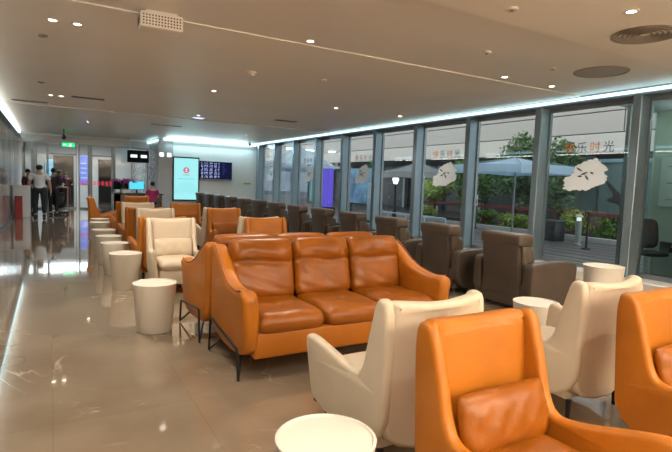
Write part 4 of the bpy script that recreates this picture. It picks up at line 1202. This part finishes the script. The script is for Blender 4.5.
obj('panel', bx(0, .05, -.16, .16, .06, 1.55), M_umbw, t, smooth=False); obj('foot', bx(-.15, .2, -.25, .25, 0, .06), M_dark, t)
# low white rail
t = empty('low_railing', (11.6, 15.0, -.02)); tag(t, 'low white metal railing on the paving below the shrubs', 'railing')
bm = bmesh.new(); tube(bm, [(0, -2.2, .42), (0, 2.2, .42)], .025, 8); obj('top_rail', bm, M_umbw, t)
for y in (-2.2, -1.1, 0, 1.1, 2.2):
    bm = bmesh.new(); tube(bm, [(0, y, 0), (0, y, .42)], .02, 8); obj('post', bm, M_umbw, t)
# far outside: buildings closing the view to the left
for x, y, w, d, h, c, lab in ((29, 52, 28, 3, 7, (.16, .18, .22), 'grey far building seen through the farthest panes'),):
    t = empty('far_building', (x, y, -.02)); tag(t, lab, 'building')
    obj('wall', bx(-w / 2, w / 2, 0, d, 0, h), mat('far_wall', c, .6, var=.2, vscale=.4), t, smooth=False)
    for k in range(6):
        f = obj('window', bx(-13.4 + k * 2.2, -12.0 + k * 2.2, -.05, -.001, .4, 2.6), mat('far_win', (.30, .34, .42), .2, emit=(.5, .6, .8), estr=.03), t, smooth=False)

# ------------------------------------------------------------------ light
w = bpy.data.worlds.new('overcast_sky'); sc.world = w; w.use_nodes = True
nt = w.node_tree; bg = nt.nodes['Background']
bg.inputs[0].default_value = (.93, .95, 1.0, 1); bg.inputs[1].default_value = .85
def area(name, loc, rot, sx, sy, e, c):
    L = bpy.data.lights.new(name, 'AREA'); L.shape = 'RECTANGLE'; L.size = sx; L.size_y = sy; L.energy = e; L.color = c
    o = bpy.data.objects.new(name, L); col.objects.link(o); o.location = loc; o.rotation_euler = rot
    return o
# warm fill lights added behind the photographer and along the left wall
area('rear_fill_light', (2.5, -3.85, 1.5), (math.radians(-90), 0, 0), 7.5, 2.6, 80, (1, .91, .79))  # unseen panel added to brighten the room from behind
bm = bx(XL, XL + .09, -3.9, 23.2, 2.80, 2.83)
struct('trim_added_ledge', bm, M_alud)  # ledge added only to hide the fill light above it
area('left_ceiling_fill', (XL + .06, 9.6, 2.855), (math.radians(180), math.radians(65), 0), .04, 27, 16, (1, .92, .82))  # added warm wash for the ceiling, separate from the LED strip
area('rear_ceiling_fill', (3.4, -3.4, 2.3), (math.radians(180), 0, 0), 8, .5, 440, (1, .93, .84))  # unseen upward light added behind the camera to lift the ceiling
# light of the reception ceiling panels
area('reception_panel_light', (1.2, 26, 2.88), (0, 0, 0), 3, 2.4, 60, (.93, .97, 1))
# cove strip light washing the end wall
area('end_cove_light', (6.0, 21.1, 2.95), (math.radians(-35), 0, 0), 3.8, .05, 24, (.6, .9, 1))

# ------------------------------------------------------------------ camera (level from vanishing points)
cam = bpy.data.cameras.new('camera'); co = bpy.data.objects.new('camera', cam); col.objects.link(co)
cam.sensor_width = 36; cam.lens = 36 * 500 / 672; cam.clip_end = 300; cam.clip_start = .05
Rm = ((0.86844467, -0.01005969, 0.49568403), (-0.49442431, -0.09162409, 0.86437817), (0.03672122, -0.99574285, -0.0845442))
M = Matrix(((Rm[0][0], -Rm[0][1], -Rm[0][2]), (Rm[1][0], -Rm[1][1], -Rm[1][2]), (Rm[2][0], -Rm[2][1], -Rm[2][2]))).to_4x4()
co.matrix_world = Matrix.Translation((0, 0, 1.45)) @ M
sc.camera = co
vs = sc.view_settings; vs.view_transform = 'Standard'; vs.look = 'None'; vs.gamma = 1; vs.exposure = 1.05; vs.use_curve_mapping = False
sc.cycles.use_denoising = True
sc.cycles.max_bounces = 8; sc.cycles.diffuse_bounces = 4; sc.cycles.glossy_bounces = 4; sc.cycles.transparent_max_bounces = 16
sc.cycles.sample_clamp_indirect = 4.0
sc.cycles.caustics_reflective = False; sc.cycles.caustics_refractive = False
